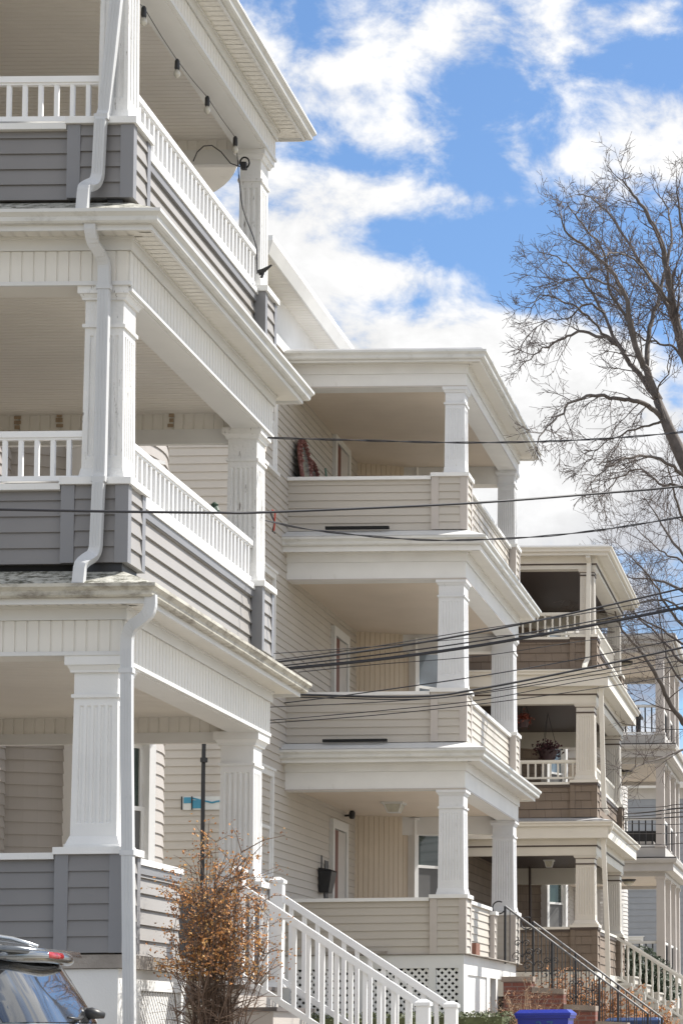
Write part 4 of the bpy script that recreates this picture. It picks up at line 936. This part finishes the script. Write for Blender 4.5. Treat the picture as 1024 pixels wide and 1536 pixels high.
q = at(835, 1536, 38.9); shrub('brown_shrub', (q.x, 38.9, .9), 'brown leafed shrub behind the iron rail with scrolls', 'shrub', 50, (.75, .4), 2.0, 3200, [LEAFB, LEAFB, LEAFO], .055, TAN, SG, r0=.006)
q = at(905, 1536, 42.5); shrub('brown_shrub', (q.x, 42.5, .9), 'russet shrub behind the navy bin', 'shrub', 50, (.9, .5), 1.75, 3800, [LEAFB, LEAFB, LEAFO], .07, TAN, SG, r0=.006)
q = at(980, 1540, 46); shrub('brown_shrub', (q.x, 46, .9), 'russet shrub under the foot of the cream balustrade', 'shrub', 40, (.8, .5), 1.35, 2800, [LEAFB, LEAFB, LEAFO], .07, TAN, SG, r0=.006)
q = at(850, 1536, 44.8); shrub('brown_shrub', (q.x, 44.8, .9), 'dark russet shrub against the brown lattice', 'shrub', 40, (.9, .4), 1.9, 2600, [LEAFB], .07, STEM, SG, r0=.007)

# ================================================================== the car
ct = empty('parked_suv', (-7.2, 15.5, ground_z(15.5)), 'dark graphite car parked nose in beside the grey house, red light in its spoiler', 'car')
cz = ground_z(15.5) + .08; CYY = 15.5
LV = [(.28, -5.12, -9.35, .80), (.45, -4.99, -9.5, .90), (.75, -4.96, -9.52, .925), (.98, -5.0, -9.45, .93), (1.08, -5.05, -9.2, .915), (1.13, -5.09, -8.4, .90), (1.3, -5.19, -7.9, .85), (1.45, -5.29, -7.6, .80), (1.55, -5.35, -7.35, .76), (1.60, -5.38, -7.25, .72), (1.66, -5.52, -7.15, .66), (1.71, -5.80, -7.05, .57), (1.74, -6.1, -6.9, .42)]
def sup(z):
    for a, b_ in zip(LV, LV[1:]):
        if a[0] <= z <= b_[0]:
            t = (z - a[0]) / (b_[0] - a[0]); return [a[i] + (b_[i] - a[i]) * t for i in range(4)]
    return LV[-1]
def cp(z, ang, off=0.0, nn=5.0):
    _, xr, xfn, hw = sup(z); xc = (xr + xfn) / 2; A = (xr - xfn) / 2 + off; B_ = hw + off; c, s = math.cos(ang), math.sin(ang)
    return Vector((xc + A * math.copysign(abs(c) ** (2 / nn), c), CYY + B_ * math.copysign(abs(s) ** (2 / nn), s), cz + z + (off * .4)))
b = MB(); zs = []
for a, b_ in zip(LV, LV[1:]):
    for k in range(3): zs.append(a[0] + (b_[0] - a[0]) * k / 3)
zs.append(LV[-1][0]); NA = 96; base = 0
for z in zs:
    for k in range(NA): b.v.append(tuple(cp(z, 2 * math.pi * k / NA)))
for i in range(len(zs) - 1):
    for k in range(NA): j = (k + 1) % NA; b.f.append((i * NA + k, i * NA + j, (i + 1) * NA + j, (i + 1) * NA + k)); b.mi.append(0)
b.f.append(tuple(range((len(zs) - 1) * NA, len(zs) * NA))); b.mi.append(0)
b.build('car_body', CARP, ct, smooth=True)
def ypatch(y0, y1, z0, z1, off, m, name, nz=10, ny=16, side='rear', x0=None, x1=None, taper=0.0, th=.006):
    mb = MB(); idx = []
    for i in range(nz + 1):
        z = z0 + (z1 - z0) * i / nz; row = []
        for k in range(ny + 1):
            _, xr, xfn, hw = sup(z)
            if side == 'rear':
                y = (y0 + (y1 - y0) * k / ny) * (1 - taper * i / nz); B_ = hw + off; s = min(.999, abs(y) / B_) ** (2.5); c = math.sqrt(max(0, 1 - s * s)); x = (xr + xfn) / 2 + ((xr - xfn) / 2 + off) * c ** .4
                p = (x, CYY + y, cz + z)
            else:
                x = (x0 + (x1 - x0) * k / ny); 
                if x > xr - .12 - (.0): x = xr - .12
                A = (xr - xfn) / 2; xc = (xr + xfn) / 2; c = min(.999, abs(x - xc) / A) ** 2.5; s = math.sqrt(max(0, 1 - c * c)); p = (x, CYY + side * ((hw + off) * s ** .4), cz + z)
            row.append(len(mb.v)); mb.v.append(p)
        idx.append(row)
    for i in range(nz):
        for k in range(ny): mb.f.append((idx[i][k], idx[i][k + 1], idx[i + 1][k + 1], idx[i + 1][k])); mb.mi.append(0)
    return mb.build(name, m, ct, smooth=True)
ypatch(-.78, .76, 1.13, 1.60, .006, CARG, 'rear_window', taper=.06)
for sd in (-1, 1):
    ypatch(0, 0, 1.16, 1.5, .006, CARG, 'side_window', side=sd, x0=-7.2, x1=-5.5)
b = MB(); n = 22                                                       # spoiler: rounded aerofoil over the rear window
pts = []; rad = []
for k in range(n + 1):
    y = -.66 + 1.32 * k / n; e = 1 - abs(y / .66) ** 6; pts.append(Vector((-5.27 - .10 * abs(y / .66) ** 3, CYY + y, cz + 1.565 - .02 * abs(y / .66) ** 2))); rad.append(.022 + .032 * max(e, 0))
b.tube(pts, rad, 12); b.v = [(p[0], p[1], cz + 1.58 + (p[2] - cz - 1.58) * .85) for p in b.v]; b.hexa([(-5.6, CYY - .6, cz + 1.59), (-5.25, CYY - .62, cz + 1.575), (-5.25, CYY + .62, cz + 1.575), (-5.6, CYY + .6, cz + 1.59)], [(-5.6, CYY - .58, cz + 1.64), (-5.26, CYY - .6, cz + 1.615), (-5.26, CYY + .6, cz + 1.615), (-5.6, CYY + .58, cz + 1.64)])
b.build('spoiler', CARP, ct, smooth=True)
b = MB(); b.tube([Vector((-5.24, CYY - .16 + y, cz + 1.57)) for y in (0.0, .02, .1, .2, .3, .32)], [.012, .026, .028, .028, .026, .012], 12); b.build('brake_light', REDL, ct, smooth=True)
for sd in (-1, 1):
    b = MB(); pts = [Vector((-8.0 + 2.45 * k / 14, CYY + sd * .60, cz + 1.655 + .10 * math.sin(math.pi * min(1, k / 14)) ** .5 + .05 * math.sin(math.pi * k / 14))) for k in range(15)]; b.tube(pts, .016, 8); b.build('roof_rail', CHROME, ct, smooth=True)
    b = MB(); 
    for z in (.8, .9, 1.0, 1.08): pass
    b.box((-5.02, CYY + sd * .66 - .1, cz + .82), (-4.965, CYY + sd * .66 + .1, cz + 1.06)); b.build('tail_light', REDL, ct)
    for x in (-5.75, -8.55):
        b = MB(); b.lathe((x, CYY + sd * .82, cz + .35), [(.2, -.1), (.34, -.1), (.35, -.05), (.35, .05), (.34, .1), (.2, .1)], 28, 'y'); w_ = b.build('wheel', RUB, ct); b = MB(); b.lathe((x, CYY + sd * .84, cz + .35), [(.06, -.09), (.21, -.08), (.21, .08), (.06, .09)], 20, 'y'); b.build('rim', CHROME, w_)
wp = at(139, 1521, CYY + .36); WX, WZ = wp.x + 4.87, wp.z - cz - 1.2; b = MB(); yb = CYY + .36; b.lathe((-4.93 + WX, yb, cz + 1.185 + WZ), [(.02, -.05), (.05, -.04), (.055, .03), (.03, .06)], 12); b.tube([Vector((-4.95 + WX, yb, cz + 1.2 + WZ)), Vector((-4.87 + WX, yb - .02, cz + 1.205 + WZ)), Vector((-4.80 + WX, yb + .03, cz + 1.19 + WZ))], [.035, .042, .022], 10); b.tube([Vector((-4.93 + WX, yb, cz + 1.17)), Vector((-5.03, yb - .5, cz + 1.15)), Vector((-5.05, yb - .62, cz + 1.16))], [.016, .01, .007], 6)
b.build('rear_wiper', BLACK, ct, smooth=True)
b = MB(); b.tube([Vector((-6.0, CYY - .1, cz + 1.65)), Vector((-5.82, CYY - .1, cz + 1.82))], [.008, .004], 6); b.build('aerial', BLACK, ct)

# ================================================================== overhead cables
CG = 'overhead cables'
def wire(pts, px, label, twist=False, right=None):
    """pts: sight points with distance; a smooth hanging run through them"""
    P = [at(*p) for p in pts]; out = []
    if 396 < pts[0][0] < 480: P[0] = P[0] + (P[0] - P[1]) * .25
    P = [P[0] * 2 - P[1]] + P + [P[-1] * 2 - P[-2]]
    for i in range(1, len(P) - 2):
        for k in range(10):
            t = k / 10; a, b_, c, d = P[i - 1:i + 3]
            out.append(.5 * ((2 * b_) + (c - a) * t + (2 * a - 5 * b_ + 4 * c - d) * t * t + (3 * b_ - a - 3 * c + d) * t ** 3))
    out.append(P[-2]); Ym = sum(p[2] for p in pts) / len(pts); r = px * .84 / 2 / FPX * Ym
    mb = MB()
    if twist:
        for ph in (0, math.pi):
            o2 = []
            L = 0
            dense = []
            for a, b_ in zip(out, out[1:]):
                for s_ in range(3): dense.append(a.lerp(b_, s_ / 3))
            dense.append(out[-1])
            for i, p in enumerate(dense):
                if i: L += (p - dense[i - 1]).length
                o2.append(p + Vector((0, math.cos(L * 7 + ph), math.sin(L * 7 + ph))) * r * .7)
            mb.tube(o2, r * .62, 5)
    else: mb.tube(out, r, 6)
    return tag(mb.build('overhead_cable', CABLE, smooth=True), label, 'cable', CG)
E0, E1 = 1180, 0
wire([(413, 657, 22.6), (520, 660, 22.8), (700, 664, 23.2), (870, 660, 23.6), (1024, 648, 24), (1250, 622, 24.5)], 3.2, 'topmost twisted cable crossing the top beige porch', True)
wire([(-60, 763, 15.5), (150, 767, 15.8), (320, 769, 16.2), (410, 768, 16.5), (700, 755, 17.5), (900, 740, 18.5), (1024, 729, 19), (1250, 700, 20)], 4.6, 'single cable crossing the whole width in front of the middle grey porch')
wire([(410, 783, 22.8), (470, 795, 23), (600, 808, 23.3), (700, 810, 23.6), (850, 801, 24), (1024, 775, 24.5), (1250, 730, 25)], 3.2, 'sagging twisted cable just below the top beige porch', True)
wire([(428, 1003, 23.2), (560, 990, 23.6), (720, 968, 24.2), (870, 941, 24.8), (1024, 911, 25.4), (1250, 865, 26)], 6, 'thickest cable, leaving the grey gutter across the middle beige porch')
wire([(428, 998, 23.2), (560, 983, 23.6), (720, 961, 24.2), (870, 935, 24.8), (1024, 905, 25.4), (1250, 858, 26)], 2.6, 'cable running just above the thickest one')
wire([(413, 993, 23.1), (560, 975, 23.6), (720, 948, 24.2), (870, 917, 24.8), (1024, 882, 25.4), (1250, 828, 26)], 4, 'second thick cable, climbing above the thickest one to the right')
wire([(413, 990, 23.0), (560, 970, 23.5), (720, 944, 24.1), (870, 921, 24.7), (1024, 893, 25.3), (1250, 850, 26)], 1.8, 'thin cable close beside the second thick one')
wire([(413, 980, 23.0), (560, 970, 23.5), (720, 956, 24.1), (870, 945, 24.7), (1024, 930, 25.3), (1250, 905, 26)], 1.5, 'thin, nearly level cable across the middle beige porch door')
wire([(470, 1006, 23.3), (560, 997, 23.6), (720, 984, 24.2), (870, 962, 24.8), (1024, 944, 25.4), (1250, 920, 26)], 1.5, 'thin cable just under the thickest one')
wire([(462, 1042, 23.4), (620, 1045, 23.8), (720, 1033, 24.2), (870, 1004, 24.8), (1024, 971, 25.4), (1250, 920, 26)], 4.4, 'dark cable drooping along the cap of the middle beige half wall')
wire([(462, 1046, 23.4), (620, 1049, 23.8), (720, 1038, 24.2), (870, 1011, 24.8), (1024, 981, 25.4), (1250, 935, 26)], 2.2, 'cable following right below the one along the half wall cap')
wire([(446, 1052, 23.3), (525, 1042, 23.5), (720, 1014, 24.1), (870, 988, 24.7), (1024, 958, 25.3), (1250, 915, 26)], 2.2, 'cable rising across the half wall cap from below it')
wire([(417, 1060, 23.0), (587, 1052, 23.5), (720, 1040, 24.1), (870, 1016, 24.7), (1024, 990, 25.3), (1250, 950, 26)], 1.7, 'thin cable from the grey soffit over the middle beige clapboards')
wire([(397, 1081, 22.9), (560, 1067, 23.5), (720, 1050, 24.1), (870, 1022, 24.7), (1024, 998, 25.3), (1250, 960, 26)], 1.7, 'upper of two thin cables crossing the middle beige clapboards')
wire([(397, 1085, 22.9), (560, 1073, 23.5), (720, 1056, 24.1), (870, 1036, 24.7), (1024, 1012, 25.3), (1250, 980, 26)], 1.7, 'lower of two thin cables crossing the middle beige clapboards')
wire([(930, 1085, 52), (975, 1092, 50), (1024, 1094, 48), (1200, 1090, 45)], 1.5, 'thin cable by the top posts of the farthest house')
for i, (v0, v1, px, lab) in enumerate(((1214, 1206, 1.6, 'uppermost thin cable across the middle of the farthest house'), (1222, 1212, 2.6, 'thicker cable second from the top across the farthest house'), (1226, 1218, 1.8, 'third cable down across the middle of the farthest house'), (1228, 1225, 2.2, 'fourth cable down, over the white rail of the farthest house'), (1234, 1236, 1.3, 'thin cable just below the white rail of the farthest house'), (1250, 1249, 1.3, 'thin level cable across the middle balusters of the farthest house'), (1266, 1265, 1.3, 'lowest thin cable across the balusters of the farthest house'))):
    wire([(800 if i == 0 else 925, v0, 45 if i == 0 else 57), (975, (v0 + v1) / 2 + 1, 40), (1024, v1, 38), (1250, v1 - 14, 30)], px, lab)

# ================================================================== trees
def grow(mb, p, d, r, L, depth, curl=.25, lift=.1):
    """one branch and its side shoots"""
    n = 5 if depth > 0 else 3; pts = [p.copy()]; dd = d.normalized(); q = p.copy()
    for i in range(n):
        dd = (dd + Vector((random.gauss(0, curl), random.gauss(0, curl), random.gauss(lift, curl))) * .45).normalized()
        q = q + dd * (L / n); pts.append(q.copy())
    mb.tube(pts, [max(r * (1 - .75 * i / n), .0035) for i in range(n + 1)], 4 if r > .02 else 3, cap=False)
    if depth > 0:
        for k in range(random.randint(4, 6)):
            i = random.uniform(.15, 1.0) * n; j = min(int(i), n - 1); s = pts[j].lerp(pts[j + 1], i - j); t = (pts[j + 1] - pts[j]).normalized()
            o = t.orthogonal().normalized(); o.rotate(Matrix.Rotation(random.uniform(0, 6.28), 3, t))
            grow(mb, s, t * random.uniform(.5, 1.0) + o * random.uniform(.5, .9), max(r * .5, .004), L * random.uniform(.35, .62), depth - 1, curl, lift)
def tree(base, limbs, trunk, label, name, seg=.55, L=1.15, twigdepth=2, group=None, dens=1.0):
    t = empty(name, base, label, 'tree', group); b = MB()
    tp, tr = trunk
    b.tube(tp, tr, 12); c = MB()
    for pts, r0, r1, lift in limbs:
        n = len(pts); # smooth and roughen
        sm = []
        PP = [pts[0]] + pts + [pts[-1]]
        for i in range(1, n):
            for k in range(4):
                u = k / 4; a, b_, c_, d_ = PP[i - 1:i + 3]; sm.append(.5 * ((2 * b_) + (c_ - a) * u + (2 * a - 5 * b_ + 4 * c_ - d_) * u * u + (3 * b_ - a - 3 * c_ + d_) * u ** 3) + Vector((random.gauss(0, .012), random.gauss(0, .03), random.gauss(0, .012))))
        sm.append(pts[-1]); N = len(sm)
        b.tube(sm, [r0 + (r1 - r0) * (i / (N - 1)) ** .8 for i in range(N)], 7 if r0 > .04 else 5)
        acc = 0
        for i in range(2, N):
            acc += (sm[i] - sm[i - 1]).length
            while acc > seg / dens:
                acc -= seg / dens; u = i / N
                if u < .12: continue
                tdir = (sm[i] - sm[i - 1]).normalized(); o = tdir.orthogonal().normalized(); o.rotate(Matrix.Rotation(random.uniform(0, 6.28), 3, tdir))
                grow(c, sm[i].copy(), tdir * .8 + o * random.uniform(.5, 1.0) + Vector((0, 0, lift)), max(.010, r0 * .24 * (1.2 - u)), L * random.uniform(.6, 1.25) * (1.15 - .45 * u), twigdepth, .2, lift)
        grow(c, sm[-1].copy(), (sm[-1] - sm[-3]), r1, L * .6, twigdepth, .2, lift)
    b.build('trunk', BARK, t, smooth=True); c.build('crown', TWIG, t)
def LP(Y0, dY, *uv): n = len(uv); return [at(u, v, Y0 + dY * (i / (n - 1)) ** 1.2) for i, (u, v) in enumerate(uv)]
Y = 38
tp = [Vector((-1.25, 38, .7)), Vector((-1.35, 38, 3.0)), at(1120, 930, 38), at(1078, 800, 38), at(1050, 738, 38), at(1024, 690, 38), at(1003, 645, 38), at(985, 600, 38)]
limbs = [
    (LP(Y, 1, (935, 440), (905, 425), (870, 415), (840, 425), (812, 408)), .025, .007, .05),
    (LP(Y, -1, (905, 470), (880, 455), (850, 478), (820, 480), (795, 500)), .022, .006, 0),
    (LP(Y, -1.5, (985, 600), (968, 555), (955, 530), (947, 490), (935, 440), (915, 405), (880, 372), (852, 352), (842, 330)), .075, .012, .05),
    (LP(Y, 1.5, (985, 602), (955, 560), (941, 540), (925, 517), (900, 505), (868, 498), (845, 508), (815, 522), (788, 542)), .055, .01, .05),
    (LP(Y, -2.5, (993, 627), (970, 608), (949, 602), (920, 598), (892, 593), (865, 600), (842, 618), (820, 640), (808, 655)), .05, .01, -.12),
    (LP(Y, 2.2, (941, 540), (925, 515), (905, 470), (880, 430), (860, 405), (838, 388), (822, 380)), .04, .01, .1),
    (LP(Y, -1, (925, 517), (895, 490), (865, 462), (835, 450), (810, 442), (795, 470)), .028, .008, .05),
    (LP(Y, 2.5, (968, 555), (972, 505), (985, 455), (998, 405), (1006, 355), (1000, 315), (985, 290)), .05, .01, .1),
    (LP(Y, -2, (955, 530), (940, 480), (915, 440), (905, 380), (880, 345), (860, 320), (850, 305)), .035, .008, .1),
    (LP(Y, 0, (1060, 640), (1024, 520), (1008, 455), (1002, 420), (990, 360), (970, 320), (950, 290), (930, 270)), .10, .012, .1),
    (LP(Y, 3, (1024, 520), (1000, 460), (975, 420), (945, 370), (915, 325), (890, 300), (870, 292)), .045, .01, .1),
    (LP(Y, -3, (1010, 460), (985, 430), (955, 395), (925, 380), (905, 385)), .035, .008, .05),
    (LP(Y, 2, (1040, 580), (1015, 525), (990, 515), (960, 505), (935, 470), (900, 440)), .03, .008, .05),
    (LP(Y, -1, (1055, 600), (1040, 480), (1030, 400), (1020, 330), (1015, 280)), .06, .01, .1),
    (LP(Y, -2, (1050, 738), (1015, 705), (990, 690), (957, 684), (930, 690), (905, 705), (885, 725)), .04, .008, -.12),
    (LP(Y, 2, (1050, 745), (1012, 728), (990, 728), (960, 703), (930, 715), (912, 735)), .035, .008, -.15),
    (LP(Y, 1, (991, 632), (965, 640), (935, 650), (905, 668), (880, 690)), .025, .007, -.1),
    (LP(Y, -1, (1010, 660), (985, 590), (1000, 560), (1003, 520)), .022, .006, .1),
]
tree((-1.25, 38, .85), limbs, (tp, [.25, .21, .18, .15, .13, .115, .095, .072]), 'large bare maple leaning in from the right above the roofs', 'bare_maple_tree', seg=.22, L=.74, twigdepth=2)
Y = 56
tp = [Vector((-2.7, 56, .7)), at(1095, 1300, 56), at(1060, 1160, 56), at(1050, 1100, 56), at(1046, 1000, 56), at(1044, 900, 56), at(1040, 800, 56)]
limbs = [
    (LP(54, -3, (1046, 1105), (1024, 1084), (1001, 1049), (985, 1015), (968, 988), (951, 966), (932, 945), (925, 923), (905, 890)), .075, .012, .1),
    (LP(54, -3, (1050, 1118), (1024, 1125), (995, 1136), (970, 1143), (945, 1155), (932, 1172)), .035, .01, 0),
    (LP(Y, 2, (1044, 1000), (1018, 990), (990, 955), (960, 930), (930, 905)), .06, .01, .1),
    (LP(Y, -2, (1044, 950), (1015, 930), (985, 885), (960, 850), (935, 825)), .05, .01, .1),
    (LP(Y, 1, (1040, 850), (1010, 815), (985, 775), (965, 745)), .05, .01, .15),
    (LP(Y, 2, (1044, 900), (1012, 880), (980, 870), (950, 868), (925, 862)), .05, .01, .1),
    (LP(Y, -2, (1040, 820), (1020, 770), (1005, 720), (1000, 690)), .05, .01, .15),
    (LP(Y, 0, (1044, 980), (1015, 960), (985, 940), (955, 925), (930, 880), (920, 850)), .04, .01, .1),
    (LP(Y, -1, (1046, 1040), (1020, 1020), (1000, 985), (990, 940), (985, 900)), .04, .01, .1),
    (LP(Y, 1, (1042, 860), (1020, 840), (995, 830), (970, 810), (950, 790)), .04, .01, .1),
    (LP(Y, -1, (1044, 930), (1010, 905), (985, 900), (955, 905), (930, 930)), .04, .01, .0),
]
tree((-2.7, 56, .85), limbs, (tp, [.24, .2, .17, .15, .13, .11, .08]), 'denser bare tree farther back behind the cream house gutters', 'bare_street_tree', seg=.36, L=1.5, twigdepth=2)

# ================================================================== ground
def sheet(name, x0, x1, z, m, ys, thick=None):
    b = MB(); 
    for a, c_ in zip(ys, ys[1:]): b.quad((x0, a, ground_z(a) + z), (x1, a, ground_z(a) + z), (x1, c_, ground_z(c_) + z), (x0, c_, ground_z(c_) + z))
    return tag(b.build(name, m), kind='structure')
YS = [-400, -30, 0, 5, 9, 12, 15, 18, 20.04, 30, 50, 80, 150, 900]
sheet('ground', -600, 600, -.02, LAWN, YS)
sheet('sidewalk', -2.9, -.9, .0, CONC, YS[1:-1])
sheet('road', -.75, 7.5, -.012, ASPH, YS[1:-1])
b = MB()
for a, c_ in zip(YS[1:-1], YS[2:-1]): b.hexa([(-.9, a, ground_z(a) - .1), (-.75, a, ground_z(a) - .1), (-.75, c_, ground_z(c_) - .1), (-.9, c_, ground_z(c_) - .1)], [(-.9, a, ground_z(a) + .11), (-.75, a, ground_z(a) + .11), (-.75, c_, ground_z(c_) + .11), (-.9, c_, ground_z(c_) + .11)])
tag(b.build('kerb', CONC), kind='structure')
sheet('driveway', -14, -3.0, -.006, CONC, [13.2, 15, 17.1])

# ================================================================== sky and sun
SKY_A, SKY_B, CL, SKYM = .05, 1.45, 5.9, (.62, .77, .92)
SUN_EL, SUN_AZ = 49.5, 50.0          # azimuth measured from +Y towards +X below
sx, sy = math.cos(R(SUN_EL)) * math.sin(R(SUN_AZ)), math.cos(R(SUN_EL)) * math.cos(R(SUN_AZ))
sd = Vector((sx, sy, math.sin(R(SUN_EL))))
L_ = bpy.data.lights.new('sun', 'SUN'); L_.energy = 4.9; L_.angle = R(.53); L_.color = (1.0, .955, .88)
so_ = bpy.data.objects.new('sun', L_); COL.objects.link(so_); so_.rotation_euler = sd.to_track_quat('Z', 'Y').to_euler(); so_.location = (20, 30, 40)
w = bpy.data.worlds.new('World'); scene.world = w; w.use_nodes = True; w.cycles.sampling_method = 'MANUAL'; w.cycles.sample_map_resolution = 512; nt = w.node_tree; N = nt.nodes; K = nt.links
bg = N['Background']; bg.inputs['Strength'].default_value = .10
sky = N.new('ShaderNodeTexSky'); sky.sky_type = 'NISHITA'; sky.sun_disc = False; sky.sun_elevation = R(SUN_EL); sky.sun_rotation = R(SUN_AZ)
sky.air_density = 1.0; sky.dust_density = .6; sky.ozone_density = 1.5
tc = N.new('ShaderNodeTexCoord')
def math_(op, a, b_=None, c=None, clamp=False):
    n = N.new('ShaderNodeMath'); n.operation = op; n.use_clamp = clamp
    for i, x in enumerate((a, b_, c)):
        if x is None: continue
        if isinstance(x, (int, float)): n.inputs[i].default_value = x
        else: K.new(x, n.inputs[i])
    return n.outputs[0]
D = tc.outputs['Generated']
def noise(scale, det, rough, vs=(1, 1, 1), dist=0.0):
    mp = N.new('ShaderNodeMapping'); mp.inputs['Scale'].default_value = vs; K.new(D, mp.inputs['Vector'])
    n = N.new('ShaderNodeTexNoise'); n.inputs['Scale'].default_value = scale; n.inputs['Detail'].default_value = det; n.inputs['Roughness'].default_value = rough; n.inputs['Distortion'].default_value = dist
    K.new(mp.outputs[0], n.inputs['Vector']); return n.outputs['Fac']
# cumulus banks: soft lumps of cloud at directions in the sky
blobs = [(745, 55, 135, 85, .85), (490, 128, 110, 42, .8), (560, 50, 150, 40, .42), (650, 215, 190, 36, .55), (570, 290, 120, 40, .75), (740, 308, 75, 34, .6), (990, 180, 100, 70, .9), (885, 245, 110, 18, .5), (455, 370, 120, 90, 1.1),
         (600, 425, 120, 36, .8), (520, 520, 260, 70, 1.1), (740, 570, 230, 90, 1.1), (850, 505, 90, 40, .6), (880, 660, 240, 130, 1.2), (760, 780, 300, 90, 1.1), (960, 890, 100, 35, .6), (950, 20, 90, 25, .55), (640, 720, 500, 130, 1.0), (250, 300, 200, 200, .9), (1180, 420, 160, 200, .8),
         (575, 458, 70, 24, -.9), (840, 405, 170, 66, -1.25), (640, 372, 90, 20, -.7), (520, 240, 150, 14, -.6), (700, 348, 90, 14, -.6), (430, 185, 60, 18, -.5), (1010, 960, 110, 45, .7), (960, 1060, 100, 60, 1.1), (640, 140, 60, 30, -.3), (850, 190, 60, 60, -.35), (690, 270, 120, 16, -.35), (890, 860, 60, 35, -.8), (1010, 570, 50, 80, -.5)]
field = None
for u, v, ru, rv, wgt in blobs:
    c = (at(u, v, 100) - CAM).normalized(); k = 1 / FPX
    s2 = N.new('ShaderNodeVectorMath'); s2.operation = 'MULTIPLY_ADD'; K.new(D, s2.inputs[0]); sc = Vector((1 / (ru * k), 1 / (ru * k), 1 / (rv * k))); s2.inputs[1].default_value = sc; s2.inputs[2].default_value = (-c.x * sc.x, -c.y * sc.y, -c.z * sc.z)
    s3 = N.new('ShaderNodeVectorMath'); s3.operation = 'DOT_PRODUCT'; K.new(s2.outputs[0], s3.inputs[0]); K.new(s2.outputs[0], s3.inputs[1])
    e = math_('POWER', .41, s3.outputs['Value'])
    field = math_('MULTIPLY_ADD', e, wgt, field if field is not None else 0.0)
big = noise(25, 6, .60, (1, 1, 1.5), .2)
dens = math_('MULTIPLY_ADD', big, 5.6, math_('ADD', field, -2.85))
def ss(x, a, b_):
    m_ = N.new('ShaderNodeMapRange'); m_.interpolation_type = 'SMOOTHSTEP'; m_.inputs['From Min'].default_value = a; m_.inputs['From Max'].default_value = b_; K.new(x, m_.inputs['Value']); return m_.outputs[0]
cov = ss(dens, SKY_A, SKY_B)
cv = cov
sep = N.new('ShaderNodeSeparateXYZ'); K.new(D, sep.inputs[0])
ahead = ss(math_('ADD', sep.outputs['Y'], math_('MULTIPLY', math_('ABSOLUTE', math_('ADD', sep.outputs['X'], .15)), -.9)), .45, .72)
rest = math_('MULTIPLY', ss(noise(3.5, 3, .6, (1, 1, 2.0), .2), .40, .56), math_('SUBTRACT', 1.0, ahead))  # unseen cloud outside the view, added thick and bright to fill the shade
cv = math_('MAXIMUM', cov, rest)
# grey undersides low in the sky where cloud is thick
shade = math_('MULTIPLY', ss(noise(7, 2, .55, (1, 1, 1.6), .2), .36, .62), ss(sep.outputs['Z'], .31, .17))
cc = N.new('ShaderNodeMix'); cc.data_type = 'RGBA'; K.new(shade, cc.inputs[0]); cc.inputs[6].default_value = (*[CL * k for k in (1.0, 1.0, 1.0)], 1); cc.inputs[7].default_value = (*[CL * k for k in (.36, .40, .50)], 1)
cb = N.new('ShaderNodeMix'); cb.data_type = 'RGBA'; K.new(rest, cb.inputs[0]); tx = N.new('ShaderNodeMapRange'); tx.inputs['From Min'].default_value = .3; tx.inputs['From Max'].default_value = .62; tx.inputs['To Min'].default_value = .80; tx.inputs['To Max'].default_value = 1.06; K.new(big, tx.inputs['Value']); tv = N.new('ShaderNodeVectorMath'); tv.operation = 'SCALE'; K.new(cc.outputs[2], tv.inputs[0]); K.new(tx.outputs[0], tv.inputs['Scale']); K.new(tv.outputs[0], cb.inputs[6]); cb.inputs[7].default_value = (7.6, 7.6, 7.7, 1)
sm_ = N.new('ShaderNodeVectorMath'); sm_.operation = 'MULTIPLY'; K.new(sky.outputs[0], sm_.inputs[0]); sm_.inputs[1].default_value = SKYM
mx = N.new('ShaderNodeMix'); mx.data_type = 'RGBA'; K.new(cv, mx.inputs[0]); K.new(sm_.outputs[0], mx.inputs[6]); K.new(cb.outputs[2], mx.inputs[7]); K.new(mx.outputs[2], bg.inputs['Color'])

scene.view_settings.view_transform = 'Standard'; scene.view_settings.look = 'None'; scene.view_settings.exposure = 0.76; scene.view_settings.gamma = 1.0
scene.render.engine = 'CYCLES'
